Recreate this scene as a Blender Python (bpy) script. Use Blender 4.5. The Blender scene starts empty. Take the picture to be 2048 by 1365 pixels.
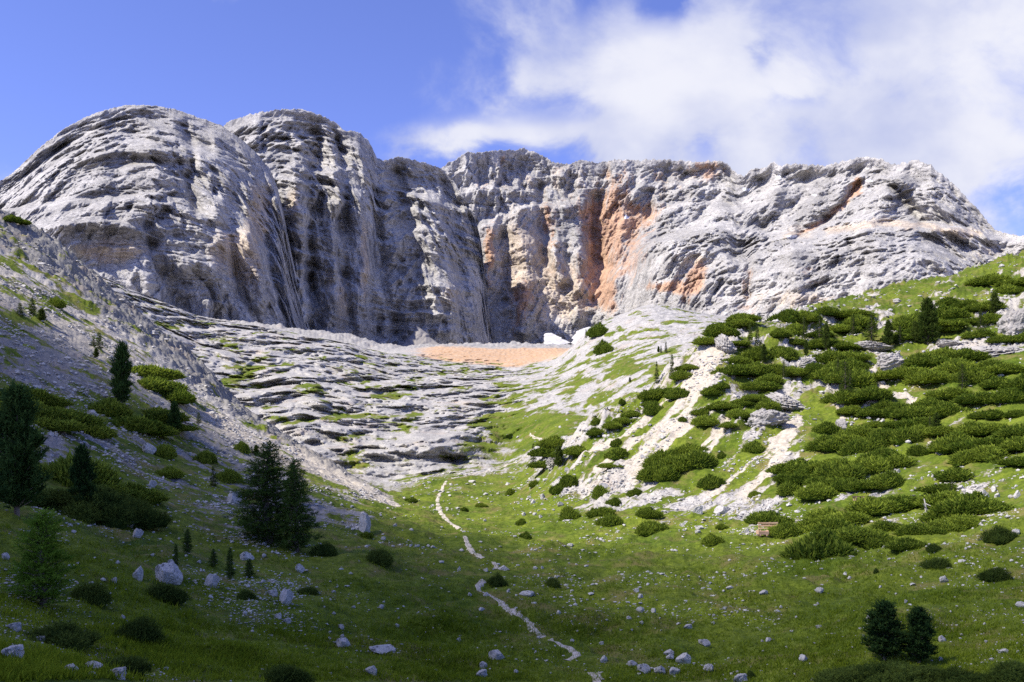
import bpy, math, random
import numpy as np
from mathutils import Vector

# ------------------------------------------------------------------ camera, sky, sun, exposure
sc = bpy.context.scene
COL = sc.collection
F, CX, HY = 1770.0, 1024.0, 900.0          # focal length and horizon, in photo pixels
cam_d = bpy.data.cameras.new('camera')
cam = bpy.data.objects.new('camera', cam_d)
COL.objects.link(cam)
cam.location = (0, 0, 0)
cam.rotation_euler = (math.radians(90), 0, 0)
cam_d.sensor_width = 36.0
cam_d.lens = 36.0 * F / 2048.0
cam_d.shift_y = (HY - 682.5) / 2048.0
cam_d.clip_start, cam_d.clip_end = 0.1, 40000
sc.camera = cam

SUN_DIR = Vector((-0.61, -0.25, 0.75)).normalized()     # towards the sun
sun_el = math.asin(SUN_DIR.z)
sun_az = math.atan2(SUN_DIR.x, SUN_DIR.y)
sun_d = bpy.data.lights.new('sun', 'SUN')
sun_d.energy, sun_d.angle, sun_d.color = 5.0, math.radians(0.53), (1.0, 0.94, 0.84)
sun = bpy.data.objects.new('sun', sun_d)
COL.objects.link(sun)
sun.rotation_euler = SUN_DIR.to_track_quat('Z', 'Y').to_euler()

sc.view_settings.view_transform = 'Standard'
sc.view_settings.look = 'None'
sc.view_settings.exposure = 0.60
sc.view_settings.gamma = 1.0
sc.cycles.max_bounces = 5
sc.cycles.diffuse_bounces = 3
sc.cycles.glossy_bounces = 1
sc.cycles.transparent_max_bounces = 6
sc.cycles.volume_bounces = 0
sc.cycles.use_denoising = False

class NT:
    """small helper for building node trees"""
    def __init__(s, tree):
        s.t = tree
        s.n = tree.nodes
        s.n.clear()
    def new(s, kind, **kw):
        n = s.n.new(kind)
        for k, v in kw.items():
            setattr(n, k, v)
        return n
    def put(s, sock, v):
        if hasattr(v, 'is_output'):
            s.t.links.new(v, sock)
        elif v is not None:
            sock.default_value = v
    def math(s, op, a, b=None, c=None, clamp=False):
        n = s.new('ShaderNodeMath', operation=op, use_clamp=clamp)
        s.put(n.inputs[0], a)
        if b is not None: s.put(n.inputs[1], b)
        if c is not None: s.put(n.inputs[2], c)
        return n.outputs[0]
    def ramp(s, x, lo, hi, a=0.0, b=1.0):
        n = s.new('ShaderNodeMapRange', interpolation_type='SMOOTHSTEP')
        s.put(n.inputs[0], x)
        n.inputs[1].default_value, n.inputs[2].default_value = lo, hi
        n.inputs[3].default_value, n.inputs[4].default_value = a, b
        return n.outputs[0]
    def noise(s, vec, scale, detail=4.0, rough=0.55, dist=0.0):
        n = s.new('ShaderNodeTexNoise')
        s.put(n.inputs['Vector'], vec)
        n.inputs['Scale'].default_value = scale
        n.inputs['Detail'].default_value = detail
        n.inputs['Roughness'].default_value = rough
        n.inputs['Distortion'].default_value = dist
        return n.outputs['Fac']
    def mapping(s, vec, scale=(1, 1, 1), rot=(0, 0, 0), loc=(0, 0, 0)):
        n = s.new('ShaderNodeMapping')
        s.put(n.inputs['Vector'], vec)
        n.inputs['Scale'].default_value = scale
        n.inputs['Rotation'].default_value = rot
        n.inputs['Location'].default_value = loc
        return n.outputs[0]
    def mix(s, f, a, b, blend='MIX'):
        n = s.new('ShaderNodeMix', data_type='RGBA', blend_type=blend)
        s.put(n.inputs[0], f)
        s.put(n.inputs[6], a if hasattr(a, 'is_output') else (*a, 1.0))
        s.put(n.inputs[7], b if hasattr(b, 'is_output') else (*b, 1.0))
        return n.outputs[2]

w = bpy.data.worlds.new('World')
sc.world = w
w.use_nodes = True
k = NT(w.node_tree)
sky = k.new('ShaderNodeTexSky', sky_type='NISHITA')
sky.sun_disc = False
sky.sun_elevation = sun_el
sky.sun_rotation = sun_az
sky.altitude = 2200
sky.air_density, sky.dust_density, sky.ozone_density = 1.0, 0.35, 2.5
sky_t = k.mix(1.0, sky.outputs[0], (1.10, 0.98, 1.48), 'MULTIPLY')
bg1 = k.new('ShaderNodeBackground')
k.put(bg1.inputs[0], sky_t)
bg1.inputs[1].default_value = 0.115
tc = k.new('ShaderNodeTexCoord')
sep = k.new('ShaderNodeSeparateXYZ')
k.put(sep.inputs[0], tc.outputs['Generated'])
yy = k.math('MAXIMUM', sep.outputs[1], 0.08)
U = k.math('DIVIDE', sep.outputs[0], yy)
V = k.math('DIVIDE', sep.outputs[2], yy)
cmb = k.new('ShaderNodeCombineXYZ')
k.put(cmb.inputs[0], U); k.put(cmb.inputs[1], V)
uv = cmb.outputs[0]
uvs = k.mapping(uv, (1.0, 1.35, 1.0), (0, 0, 0.25), (3.1, 1.7, 0))
n1 = k.noise(uvs, 5.5, 9, 0.58, 0.35)
n2 = k.noise(uvs, 2.2, 3, 0.5)
wn = k.noise(k.mapping(uv, (1, 1, 1), (0, 0, 0), (11, 4, 0)), 9.0, 5, 0.6)
U = k.math('ADD', U, k.math('MULTIPLY_ADD', wn, 0.16, -0.08))
V = k.math('ADD', V, k.math('MULTIPLY_ADD', n1, 0.12, -0.06))
dens = k.math('MULTIPLY_ADD', n1, 2.9, -1.62)
dens = k.math('MULTIPLY_ADD', n2, 0.5, dens)
def blob(px, py, rx, ry, amp):
    global dens
    cx_, cy_ = (px - CX) / F, (HY - py) / F
    a = k.math('MULTIPLY', k.math('SUBTRACT', U, cx_), F / rx)
    b = k.math('MULTIPLY', k.math('SUBTRACT', V, cy_), F / ry)
    d2 = k.math('ADD', k.math('MULTIPLY', a, a), k.math('MULTIPLY', b, b))
    g = k.math('EXPONENT', k.math('MULTIPLY', d2, -1.0))
    dens = k.math('MULTIPLY_ADD', g, amp, dens)
for b_ in [(1760, 130, 480, 340, .86), (1240, 120, 110, 110, .55), (1260, 250, 150, 110, .45), (1420, 130, 130, 90, .45), (1075, 80, 75, 140, .62),
           (1075, 180, 70, 50, .45), (905, 285, 120, 46, .95), (1060, 290, 190, 42, .75), (1290, 290, 150, 60, .5), (1480, 270, 160, 90, .25),
           (2100, 250, 300, 200, .3), (1900, 360, 330, 130, .45), (400, 150, 480, 330, -.75), (1345, 10, 60, 44, -.8), (1535, 118, 30, 32, -.45),
           (1575, 192, 44, 24, -.4), (1395, 285, 70, 38, -.9), (1125, 215, 60, 40, -.30), (2110, 440, 120, 60, -.8), (1130, 20, 45, 40, -.3)]:
    blob(*b_)
cm = k.ramp(dens, -0.10, 1.02)
cm = k.math('MULTIPLY', cm, k.ramp(sep.outputs[1], 0.05, 0.2))
shade = k.noise(k.mapping(uv, (1, 1.3, 1), (0, 0, 0), (7, 2, 0)), 4.0, 5, 0.5)
shade = k.math('MULTIPLY_ADD', dens, 0.10, shade)
ccol = k.mix(k.ramp(shade, 0.42, 0.72), (0.50, 0.545, 0.78), (0.80, 0.81, 0.90))
bg2 = k.new('ShaderNodeBackground')
k.put(bg2.inputs[0], ccol)
bg2.inputs[1].default_value = 0.72
mx = k.new('ShaderNodeMixShader')
k.put(mx.inputs[0], cm)
k.put(mx.inputs[1], bg1.outputs[0]); k.put(mx.inputs[2], bg2.outputs[0])
wo = k.new('ShaderNodeOutputWorld')
k.put(wo.inputs[0], mx.outputs[0])

# ------------------------------------------------------------------ numeric helpers
RS = np.random.RandomState(5)
_g = RS.normal(size=(256, 3)).astype(np.float32)
GRAD = _g / np.linalg.norm(_g, axis=1, keepdims=True)
from concurrent.futures import ThreadPoolExecutor
POOL = ThreadPoolExecutor(4)
GX, GY, GZ_ = [np.ascontiguousarray(GRAD[:, i]) for i in range(3)]
def perlin(x, y, z, seed=0):
    x, y, z = np.broadcast_arrays(x, y, z)
    if x.size < 40000: return perlin1(x, y, z, seed)
    sh = x.shape
    parts = zip(*[np.array_split(np.asarray(a_, dtype=np.float64).reshape(-1), 8) for a_ in (x, y, z)])
    return np.concatenate(list(POOL.map(lambda q: perlin1(q[0], q[1], q[2], seed), parts))).reshape(sh)
def perlin1(x, y, z, seed=0):
    x0, y0, z0 = np.floor(x), np.floor(y), np.floor(z)
    fx, fy, fz = (x - x0).astype(np.float32), (y - y0).astype(np.float32), (z - z0).astype(np.float32)
    xi, yi, zi = x0.astype(np.int64), y0.astype(np.int64), z0.astype(np.int64)
    u, v, w_ = [t * t * t * (t * (t * 6 - 15) + 10) for t in (fx, fy, fz)]
    def corner(i, j, l):
        h = ((xi + i) * 374761393 + (yi + j) * 668265263 + (zi + l) * 1440662683 + seed * 974634777) & 0xffffffff
        h = ((h ^ (h >> 13)) * 1274126177) & 0xffffffff
        q = ((h ^ (h >> 16)) & 255)
        return GX[q] * (fx - i) + GY[q] * (fy - j) + GZ_[q] * (fz - l)
    a = corner(0, 0, 0); a += u * (corner(1, 0, 0) - a)
    b = corner(0, 1, 0); b += u * (corner(1, 1, 0) - b)
    a += v * (b - a)
    c = corner(0, 0, 1); c += u * (corner(1, 0, 1) - c)
    d = corner(0, 1, 1); d += u * (corner(1, 1, 1) - d)
    c += v * (d - c)
    return (a + w_ * (c - a)) * 1.7
def fbm(x, y, z, freq, octv, seed, gain=0.5, mode='p'):
    if np.isscalar(freq): freq = (freq,) * 3
    s, amp, tot, m = 0.0, 1.0, 0.0, 1.0
    for o in range(octv):
        n = perlin(x * freq[0] * m + 17.3 * o, y * freq[1] * m + 5.1 * o, z * freq[2] * m, seed + o)
        if mode == 'r': n = 1 - 2 * np.abs(n)
        if mode == 'b': n = 2 * np.abs(n) - .6
        s = s + n * amp
        tot += amp
        amp *= gain
        m *= 2.03
    return (s / tot ** .75).astype(np.float32)
def sstep(a, b, x):
    t = np.clip((x - a) / (b - a), 0, 1)
    return t * t * (3 - 2 * t)
def blur(a, n, axis):
    """triangle-ish smoothing along an axis"""
    for _ in range(2):
        p = np.pad(a, [(n, n) if i == axis else (0, 0) for i in range(a.ndim)], mode='edge')
        c = np.cumsum(p, axis=axis, dtype=np.float64)
        z = np.zeros_like(np.take(c, [0], axis=axis))
        c = np.concatenate([z, c], axis=axis)
        L = a.shape[axis]
        a = (np.take(c, range(2 * n + 1, 2 * n + 1 + L), axis=axis) - np.take(c, range(0, L), axis=axis)) / (2 * n + 1)
    return a
def poly_dist(PX, PY, pts):
    """distance to a polyline"""
    d = np.full(PX.shape, 1e9)
    for (x0, y0), (x1, y1) in zip(pts[:-1], pts[1:]):
        dx, dy = x1 - x0, y1 - y0
        t = np.clip(((PX - x0) * dx + (PY - y0) * dy) / (dx * dx + dy * dy + 1e-9), 0, 1)
        d = np.minimum(d, np.hypot(PX - x0 - t * dx, PY - y0 - t * dy))
    return d
def terr(s, p=3.0):
    fl = np.floor(s)
    fr = s - fl
    return fl + np.where(fr < .5, .5 * (2 * fr) ** p, 1 - .5 * (2 - 2 * fr) ** p)

def mesh_from(name, verts, faces, mat=None, smooth=False, cols=None, colname='paint'):
    """verts (n,3); faces list of (m,k) integer arrays"""
    if not isinstance(faces, list): faces = [faces]
    faces = [np.asarray(f, dtype=np.int32) for f in faces if len(f)]
    me = bpy.data.meshes.new(name)
    me.vertices.add(len(verts))
    me.vertices.foreach_set('co', np.asarray(verts, dtype=np.float32).ravel())
    idx = np.concatenate([f.ravel() for f in faces])
    sizes = np.concatenate([np.full(len(f), f.shape[1], dtype=np.int32) for f in faces])
    starts = np.concatenate([[0], np.cumsum(sizes)[:-1]]).astype(np.int32)
    me.loops.add(len(idx))
    me.loops.foreach_set('vertex_index', idx)
    me.polygons.add(len(sizes))
    me.polygons.foreach_set('loop_start', starts)
    me.polygons.foreach_set('use_smooth', np.full(len(sizes), smooth, dtype=bool))
    me.update(calc_edges=True)
    if cols is not None:
        at = me.color_attributes.new(colname, 'FLOAT_COLOR', 'POINT')
        at.data.foreach_set('color', np.asarray(cols, dtype=np.float32).ravel())
    if mat: me.materials.append(mat)
    return me
def link(name, me, parent=None):
    o = bpy.data.objects.new(name, me)
    COL.objects.link(o)
    if parent: o.parent = parent
    return o
def tag(o, label=None, cat=None, group=None, kind=None):
    for key, v in (('label', label), ('category', cat), ('group', group), ('kind', kind)):
        if v: o[key] = v
    return o
def grid_faces(R, C):
    i = np.arange(R * C).reshape(R, C)
    return np.stack([i[:-1, :-1], i[:-1, 1:], i[1:, 1:], i[1:, :-1]], -1).reshape(-1, 4)
def at(px, py, D):
    return np.array([(px - CX) / F * D, D, (HY - py) / F * D])

# ------------------------------------------------------------------ materials
def new_mat(name, rough=0.9):
    m = bpy.data.materials.new(name)
    m.use_nodes = True
    t = NT(m.node_tree)
    out = t.new('ShaderNodeOutputMaterial')
    bs = t.new('ShaderNodeBsdfPrincipled')
    bs.inputs['Roughness'].default_value = rough
    bs.inputs['Specular IOR Level'].default_value = 0.15
    t.put(out.inputs[0], bs.outputs[0])
    return m, t, bs
def bump(t, bs, h, strength, dist):
    b = t.new('ShaderNodeBump')
    b.inputs['Strength'].default_value = strength
    b.inputs['Distance'].default_value = dist
    t.put(b.inputs['Height'], h)
    t.put(bs.inputs['Normal'], b.outputs[0])

# mountain limestone: paint = (orange, cream, dark stain, snow)
def make_cliff_mat():
    m, t, bs = new_mat('mountain_limestone', 0.95)
    tcd = t.new('ShaderNodeTexCoord').outputs['Object']
    at_ = t.new('ShaderNodeAttribute', attribute_name='paint')
    sp = t.new('ShaderNodeSeparateColor')
    t.put(sp.inputs[0], at_.outputs['Color'])
    big = t.noise(tcd, 0.012, 5, 0.55)
    fine = t.noise(tcd, 0.16, 6, 0.7)
    grey = t.mix(t.ramp(big, .3, .7), (.43, .412, .382), (.62, .595, .55))
    grey = t.mix(t.ramp(fine, .3, .72), t.mix(1.0, grey, (.66, .66, .68), 'MULTIPLY'), grey)
    wr_ = t.new('ShaderNodeTexNoise'); t.put(wr_.inputs['Vector'], tcd)
    wr_.inputs['Scale'].default_value = .045; wr_.inputs['Detail'].default_value = 5
    va = t.new('ShaderNodeVectorMath', operation='MULTIPLY_ADD')
    t.put(va.inputs[0], wr_.outputs['Color']); va.inputs[1].default_value = (26, 26, 20); t.put(va.inputs[2], tcd)
    frs = None
    for sc_, st_, wd_, am_ in ((.040, (1, 1, 1.5), .04, .50), (.105, (1, 1, 2.4), .05, .42), (.28, (1, 1, 2.8), .07, .28)):
        vo_ = t.new('ShaderNodeTexVoronoi', feature='DISTANCE_TO_EDGE')
        t.put(vo_.inputs['Vector'], t.mapping(va.outputs[0], st_))
        vo_.inputs['Scale'].default_value = sc_
        f_ = t.math('MULTIPLY', t.ramp(vo_.outputs['Distance'], wd_, .0), am_)
        f_ = t.math('MULTIPLY', f_, t.ramp(t.noise(t.mapping(tcd, (1, 1, 1), loc=(sc_ * 900, 7, 3)), .02, 3, .6), .40, .60))
        frs = f_ if frs is None else t.math('MAXIMUM', frs, f_)
    blk = t.new('ShaderNodeTexVoronoi', feature='F1')
    t.put(blk.inputs['Vector'], t.mapping(va.outputs[0], (1, 1, 2.4))); blk.inputs['Scale'].default_value = .105
    sb = t.new('ShaderNodeSeparateColor'); t.put(sb.inputs[0], blk.outputs['Color'])
    grey = t.mix(t.math('MULTIPLY', sb.outputs[0], .38), grey, t.mix(1.0, grey, (.70, .70, .71), 'MULTIPLY'))
    geo = t.new('ShaderNodeNewGeometry')
    sg = t.new('ShaderNodeSeparateXYZ')
    t.put(sg.inputs[0], geo.outputs['True Normal'])
    steep = t.ramp(sg.outputs[2], .62, .25)
    stv = t.mapping(tcd, (1, 1, .10))
    st = t.noise(stv, .065, 6, 0.66, .4)
    dark = t.math('MULTIPLY', t.ramp(st, .50, .66), steep)
    dark = t.math('MULTIPLY', dark, t.math('MULTIPLY_ADD', sp.outputs[2], .75, .22, clamp=True))
    c = t.mix(dark, grey, (.155, .158, .168))
    st2 = t.noise(t.mapping(tcd, (1, 1, .16), loc=(90, 30, 0)), .05, 6, .68, .6)
    cr = t.ramp(t.math('ADD', sp.outputs[1], t.math('MULTIPLY_ADD', st2, 1.5, -.75)), .28, .72)
    creamc = t.mix(t.ramp(st, .3, .7), (.60, .52, .42), (.42, .34, .26))
    c = t.mix(cr, c, creamc)
    og = t.ramp(t.math('ADD', sp.outputs[0], t.math('MULTIPLY_ADD', st2, 1.7, -.85)), .34, .80)
    ocol = t.mix(t.ramp(st, .3, .66), (.55, .37, .25), (.43, .26, .17))
    c = t.mix(og, c, ocol)
    c = t.mix(t.math('MULTIPLY', dark, .55), c, (.12, .11, .11))
    c = t.mix(frs, c, (.085, .083, .085))
    sn = t.ramp(t.math('ADD', at_.outputs['Alpha'], t.math('MULTIPLY_ADD', fine, .6, -.3)), .45, .6)
    c = t.mix(sn, c, (.85, .87, .92))
    t.put(bs.inputs['Base Color'], c)
    hn = t.noise(tcd, .35, 6, .75)
    bump(t, bs, t.math('ADD', t.math('MULTIPLY_ADD', frs, -2.2, hn), t.math('MULTIPLY', sb.outputs[0], .8)), 0.7, 1.3)
    return m
CLIFF = make_cliff_mat()

# valley ground: paint = (grass cover, warm scree, dark rock and painted shade, orange earth)
def make_ground_mat():
    m, t, bs = new_mat('alpine_ground', 0.95)
    tcd = t.new('ShaderNodeTexCoord').outputs['Object']
    at_ = t.new('ShaderNodeAttribute', attribute_name='paint')
    sp = t.new('ShaderNodeSeparateColor')
    t.put(sp.inputs[0], at_.outputs['Color'])
    nA = t.noise(tcd, 1.6, 4, .62)
    nB = t.noise(tcd, .35, 4, .6)
    nF = t.noise(tcd, 7.0, 3, .6)
    gsrc = t.math('ADD', sp.outputs[0], t.math('MULTIPLY_ADD', nA, .62, -.31))
    gsrc = t.math('ADD', gsrc, t.math('MULTIPLY_ADD', nF, .34, -.17))
    gm = t.ramp(gsrc, .44, .56)
    rim = t.math('MULTIPLY', t.ramp(gsrc, .36, .50), t.ramp(gsrc, .66, .52))
    # limestone
    rock = t.mix(t.ramp(nB, .3, .7), (.40, .385, .355), (.55, .525, .48))
    rock = t.mix(t.ramp(nF, .35, .65), t.mix(1.0, rock, (.60, .60, .62), 'MULTIPLY'), rock)
    crack = t.noise(t.mapping(tcd, (1, 1, 2.2)), .8, 6, .75, 1.0)
    rock = t.mix(t.ramp(crack, .47, .36), rock, (.13, .13, .14))
    warm = t.mix(t.ramp(nA, .35, .65), (.53, .475, .385), (.40, .35, .275))
    rock = t.mix(sp.outputs[1], rock, warm)
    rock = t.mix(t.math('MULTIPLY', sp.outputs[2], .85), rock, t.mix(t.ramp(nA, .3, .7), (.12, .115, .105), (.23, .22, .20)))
    orange = t.mix(t.ramp(nB, .3, .7), (.46, .275, .145), (.50, .36, .24))
    rock = t.mix(t.ramp(t.math('ADD', at_.outputs['Alpha'], t.math('MULTIPLY_ADD', t.noise(tcd, .09, 6, .65), 1.2, -.6)), .0, .70), rock, orange)
    rock = t.mix(t.math('MULTIPLY', rim, .7), rock, (.17, .15, .08))
    # turf
    gB = t.noise(tcd, .12, 4, .6)
    gr = t.mix(t.ramp(gB, .3, .7), (.118, .168, .014), (.225, .265, .028))
    gr = t.mix(t.ramp(nA, .34, .70), t.mix(1.0, gr, (.52, .58, .55), 'MULTIPLY'), gr)
    gr = t.mix(t.ramp(nF, .30, .72), t.mix(1.0, gr, (.62, .66, .6), 'MULTIPLY'), gr)
    dry = t.noise(t.mapping(tcd, (1, 1, 1), loc=(40, 9, 0)), .30, 7, .68)
    gr = t.mix(t.math('MULTIPLY', t.ramp(dry, .50, .66), .75), gr, (.185, .150, .055))
    c = t.mix(gm, rock, gr)
    # pale pebbles lying in the turf
    vo = t.new('ShaderNodeTexVoronoi', feature='F1')
    t.put(vo.inputs['Vector'], tcd)
    vo.inputs['Scale'].default_value = 2.1
    vs = t.new('ShaderNodeSeparateColor')
    t.put(vs.inputs[0], vo.outputs['Color'])
    rad = t.ramp(vs.outputs[0], .72, 1.0, 0.0, .20)
    peb = t.math('MULTIPLY', t.ramp(t.math('SUBTRACT', rad, vo.outputs['Distance']), 0.0, .03), t.math('MULTIPLY', t.ramp(vs.outputs[1], .35, .5), t.ramp(nB, .50, .62)))
    c = t.mix(peb, c, (.55, .55, .54))
    t.put(bs.inputs['Base Color'], c)
    h = t.math('ADD', t.math('MULTIPLY', nF, .35), t.math('MULTIPLY_ADD', nA, 1.0, peb))
    bump(t, bs, h, .8, .22)
    return m
GROUND = make_ground_mat()

def make_rock_mat(name, a, b, pit):
    m, t, bs = new_mat(name, .92)
    tcd = t.new('ShaderNodeTexCoord').outputs['Object']
    oi = t.new('ShaderNodeObjectInfo').outputs['Random']
    n = t.noise(tcd, 2.2, 6, .65)
    p = t.noise(tcd, 9.0, 5, .7)
    c = t.mix(t.ramp(n, .32, .68), a, b)
    c = t.mix(t.ramp(p, .54, .72), c, pit)
    cr = t.noise(t.mapping(tcd, (1, 1, 1.6), loc=(3, 3, 3)), 1.5, 6, .7, 1.2)
    c = t.mix(t.math('MULTIPLY', t.ramp(cr, .44, .36), .8), c, (.09, .09, .09))
    c = t.mix(t.math('MULTIPLY_ADD', oi, .4, 0.0), c, t.mix(1.0, c, (.62, .62, .66), 'MULTIPLY'))
    t.put(bs.inputs['Base Color'], c)
    bump(t, bs, t.noise(tcd, 6, 6, .7), .5, .06)
    return m
ROCK = make_rock_mat('pale_limestone', (.40, .385, .36), (.56, .535, .49), (.20, .20, .21))
CRAGM = make_rock_mat('buff_grey_crag', (.28, .27, .255), (.44, .41, .365), (.20, .195, .19))
SCREE = make_rock_mat('scree_gravel', (.25, .235, .22), (.35, .325, .30), (.20, .19, .185))

def make_leaf_mat(name, c0, c1):
    m = bpy.data.materials.new(name)
    m.use_nodes = True
    t = NT(m.node_tree)
    out = t.new('ShaderNodeOutputMaterial')
    at_ = t.new('ShaderNodeAttribute', attribute_name='tint')
    sp = t.new('ShaderNodeSeparateColor')
    t.put(sp.inputs[0], at_.outputs['Color'])
    oi = t.new('ShaderNodeObjectInfo').outputs['Random']
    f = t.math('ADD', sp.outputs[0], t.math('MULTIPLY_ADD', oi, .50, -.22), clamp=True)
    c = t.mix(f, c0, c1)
    d = t.new('ShaderNodeBsdfDiffuse'); tr = t.new('ShaderNodeBsdfTranslucent')
    t.put(d.inputs[0], c); t.put(tr.inputs[0], c)
    mx_ = t.new('ShaderNodeMixShader')
    mx_.inputs[0].default_value = .42
    t.put(mx_.inputs[1], d.outputs[0]); t.put(mx_.inputs[2], tr.outputs[0])
    t.put(out.inputs[0], mx_.outputs[0])
    return m
MUGO = make_leaf_mat('dwarf_pine_needles', (.098, .162, .022), (.37, .445, .064))
MUGO_DARK = make_leaf_mat('shade_toned_pine_needles', (.040, .070, .016), (.15, .205, .040))  # darker copy of the dwarf pine green, near-slope shade put into its colour
PINE = make_leaf_mat('stone_pine_needles', (.024, .058, .018), (.080, .140, .034))
SPRUCE = make_leaf_mat('conifer_needles', (.040, .070, .014), (.140, .185, .036))  # lighter green shared by the generic conifers
LARCH = make_leaf_mat('larch_needles', (.040, .080, .018), (.110, .175, .036))
LARCH_Y = make_leaf_mat('young_larch_needles', (.075, .150, .014), (.180, .305, .038))
BLADE = make_leaf_mat('grass_blades', (.098, .152, .009), (.245, .310, .024))
def make_plain(name, a, b, scale=3.0, stretch=(1, 1, 1), rough=.85):
    m, t, bs = new_mat(name, rough)
    tcd = t.new('ShaderNodeTexCoord').outputs['Object']
    n = t.noise(t.mapping(tcd, stretch), scale, 5, .65)
    t.put(bs.inputs['Base Color'], t.mix(t.ramp(n, .3, .7), a, b))
    bump(t, bs, n, .5, .02)
    return m
BARK = make_plain('grey_brown_bark', (.09, .07, .055), (.20, .165, .13), 6, (1, 1, .3))
DEADWOOD = make_plain('bleached_deadwood', (.32, .30, .28), (.52, .49, .45), 5, (1, 1, .25))
WOOD = make_plain('fresh_larch_timber', (.50, .33, .19), (.62, .45, .28), 8, (.3, 1, 1))
RUSTWOOD = make_plain('reddish_timber', (.42, .26, .17), (.56, .38, .25), 8, (.3, 1, 1))
DARKWOOD = make_plain('dark_weathered_timber', (.06, .04, .03), (.12, .08, .06), 8, (.3, 1, 1))
PATHM = make_plain('trodden_limestone_grit', (.34, .29, .22), (.58, .53, .45), 5.0)
SNOW = make_plain('old_snow', (.40, .39, .39), (.66, .66, .68), .09)

# ------------------------------------------------------------------ the big mountains
MTN_COLS = []
def mountain(name, top, rows, px0, px1, jag, feats, paint, strata, seed, steps=(), bot=770, step=1.55, amp=(1, 1, 1), tdark=.5):
    px = np.arange(px0, px1 + step, step)
    C = len(px)
    tp = np.array(top, dtype=float)
    ptop = blur(np.interp(px, tp[:, 0], tp[:, 1])[None], 2, 1)[0]
    R = int((bot - ptop.min()) / step)
    jg = np.zeros(C)
    for a_, fr in jag:
        jg = jg + a_ * fbm(px * fr, px * 0 + 3.7, px * 0 + .5, 1.0, 4, seed + 50, .6, 'b')
    t = np.linspace(0, 1, R)[:, None]
    PX = np.broadcast_to(px, (R, C)).copy()
    PY = bot + (ptop - bot) * t + jg * t ** 45
    # base depth from the rows (each row: t, [(px, D), ...])
    ts = np.array([r[0] for r in rows])
    Dk = np.stack([np.interp(px, *np.array(r[1], dtype=float).T) for r in rows])
    D = np.empty((R, C))
    for i in range(len(ts) - 1):
        m_ = ((t[:, 0] >= ts[i]) & (t[:, 0] <= ts[i + 1]))
        s = ((t[m_] - ts[i]) / (ts[i + 1] - ts[i]))
        D[m_] = Dk[i] + (Dk[i + 1] - Dk[i]) * s
    D = blur(blur(D, 6, 0), 6, 1)
    X, Y, Z = (PX - CX) / F * D, D, (HY - PY) / F * D
    # warp image coordinates a little so hand-placed ribs and gullies are ragged
    wx = 9 * fbm(X, Y, Z, 1 / 45, 4, seed + 3) + 3
    wy = 9 * fbm(X, Y, Z, 1 / 45, 4, seed + 7)
    gz = np.abs(np.gradient(D, axis=1)) / (D / F * step)
    calm = 1 - .65 * sstep(1.0, 2.6, gz)
    off = np.zeros((R, C))
    for pts, wd, a_ in feats:
        d = poly_dist(PX + wx * min(1, wd / 14), PY + wy * min(1, wd / 14), pts)
        off += a_ * np.exp(-(d / wd) ** 2)
    for pts, wd, a_ in steps:
        pl = np.array(pts, dtype=float)
        yl = np.interp(PX, pl[:, 0], pl[:, 1])
        ed = np.clip(np.minimum(PX - pl[0, 0], pl[-1, 0] - PX) / 40, 0, 1)
        off += a_ * ed * sstep(-wd, wd, yl - PY + wy * 1.2) - .35 * a_ * ed * np.exp(-((PY - yl - wd) / (wd * 1.6)) ** 2)
    off += 30 * fbm(X, Y, Z, 1 / 230, 2, seed + 90)
    steep_amp, frac_amp, str_amp = amp
    # vertical ribs and gullies
    wq = 22 * fbm(X, Y, Z, 1 / 60, 3, seed + 9)
    r1 = fbm(X + wq, Y, Z, (1 / 95, 1 / 95, 1 / 260), 4, seed + 11, .55, 'r')
    r2 = fbm(X + wq * .5, Y, Z, (1 / 30, 1 / 30, 1 / 75), 4, seed + 21, .6, 'b')
    off += -30 * steep_amp * r1 + 10 * steep_amp * r2
    # broken blocks bounded by two joint sets
    f1 = fbm(X, Y, Z, 1 / 85, 5, seed + 31, .48, 'b')
    f2 = fbm(X, Y, Z, 1 / 14, 4, seed + 41, .62, 'b')
    off += frac_amp * (11 * f1 + 2.4 * f2)
    jm = np.clip(.6 + 1.2 * fbm(X, Y, Z, 1 / 80, 2, seed + 44), 0, 1.5)
    for n_, (an, l_, a_) in enumerate(((28, 52, .9), (118, 44, .85), (66, 21, 1.0), (152, 16, 1.0), (95, 8.5, .8))):
        an = math.radians(an)
        wj = .55 * fbm(X, Y, Z, 1 / (l_ * 1.6), 3, seed + 70 + n_)
        s = (X * math.cos(an) + Y * math.sin(an) + (.16 if n_ % 2 else -.12) * Z) / l_ + wj + 50
        off += frac_amp * jm * a_ * l_ * (terr(s, 7.0) - s) * .8
        fr = s - np.floor(s)
        off += jm * min(5.5, .22 * l_) * np.exp(-((fr - .5) / (.55 / l_ + .02)) ** 2)
    # bedding ledges
    sx, curv, xc, lam = strata
    wv = 14 * fbm(X, Y, Z, 1 / 160, 3, seed + 61) + 5 * fbm(X, Y, Z, 1 / 35, 3, seed + 62)
    S = Z + sx * X + curv * (X - xc) ** 2 + wv
    mod = np.clip(.45 + 1.7 * fbm(X, Y, Z, (1 / 120, 1 / 120, 1 / 60), 3, seed + 64), .0, 1.6)
    for l_, a_ in ((lam, 1.25), (lam * .37, 1.15), (lam * .15, .9)):
        s = S / l_ + 31.7
        off += str_amp * mod * a_ * l_ * (terr(s, 5.0) - s)
        fr = s - np.floor(s)
        off += np.clip(mod * 1.4, 0, 1.2) * min(5.0, .3 * l_) * np.exp(-((fr - .46) / (.45 / l_ + .022)) ** 2)
        S = S + l_ * .35 * fbm(X, Y, Z, 1 / (l_ * 2.5), 2, seed + 63)
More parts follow.
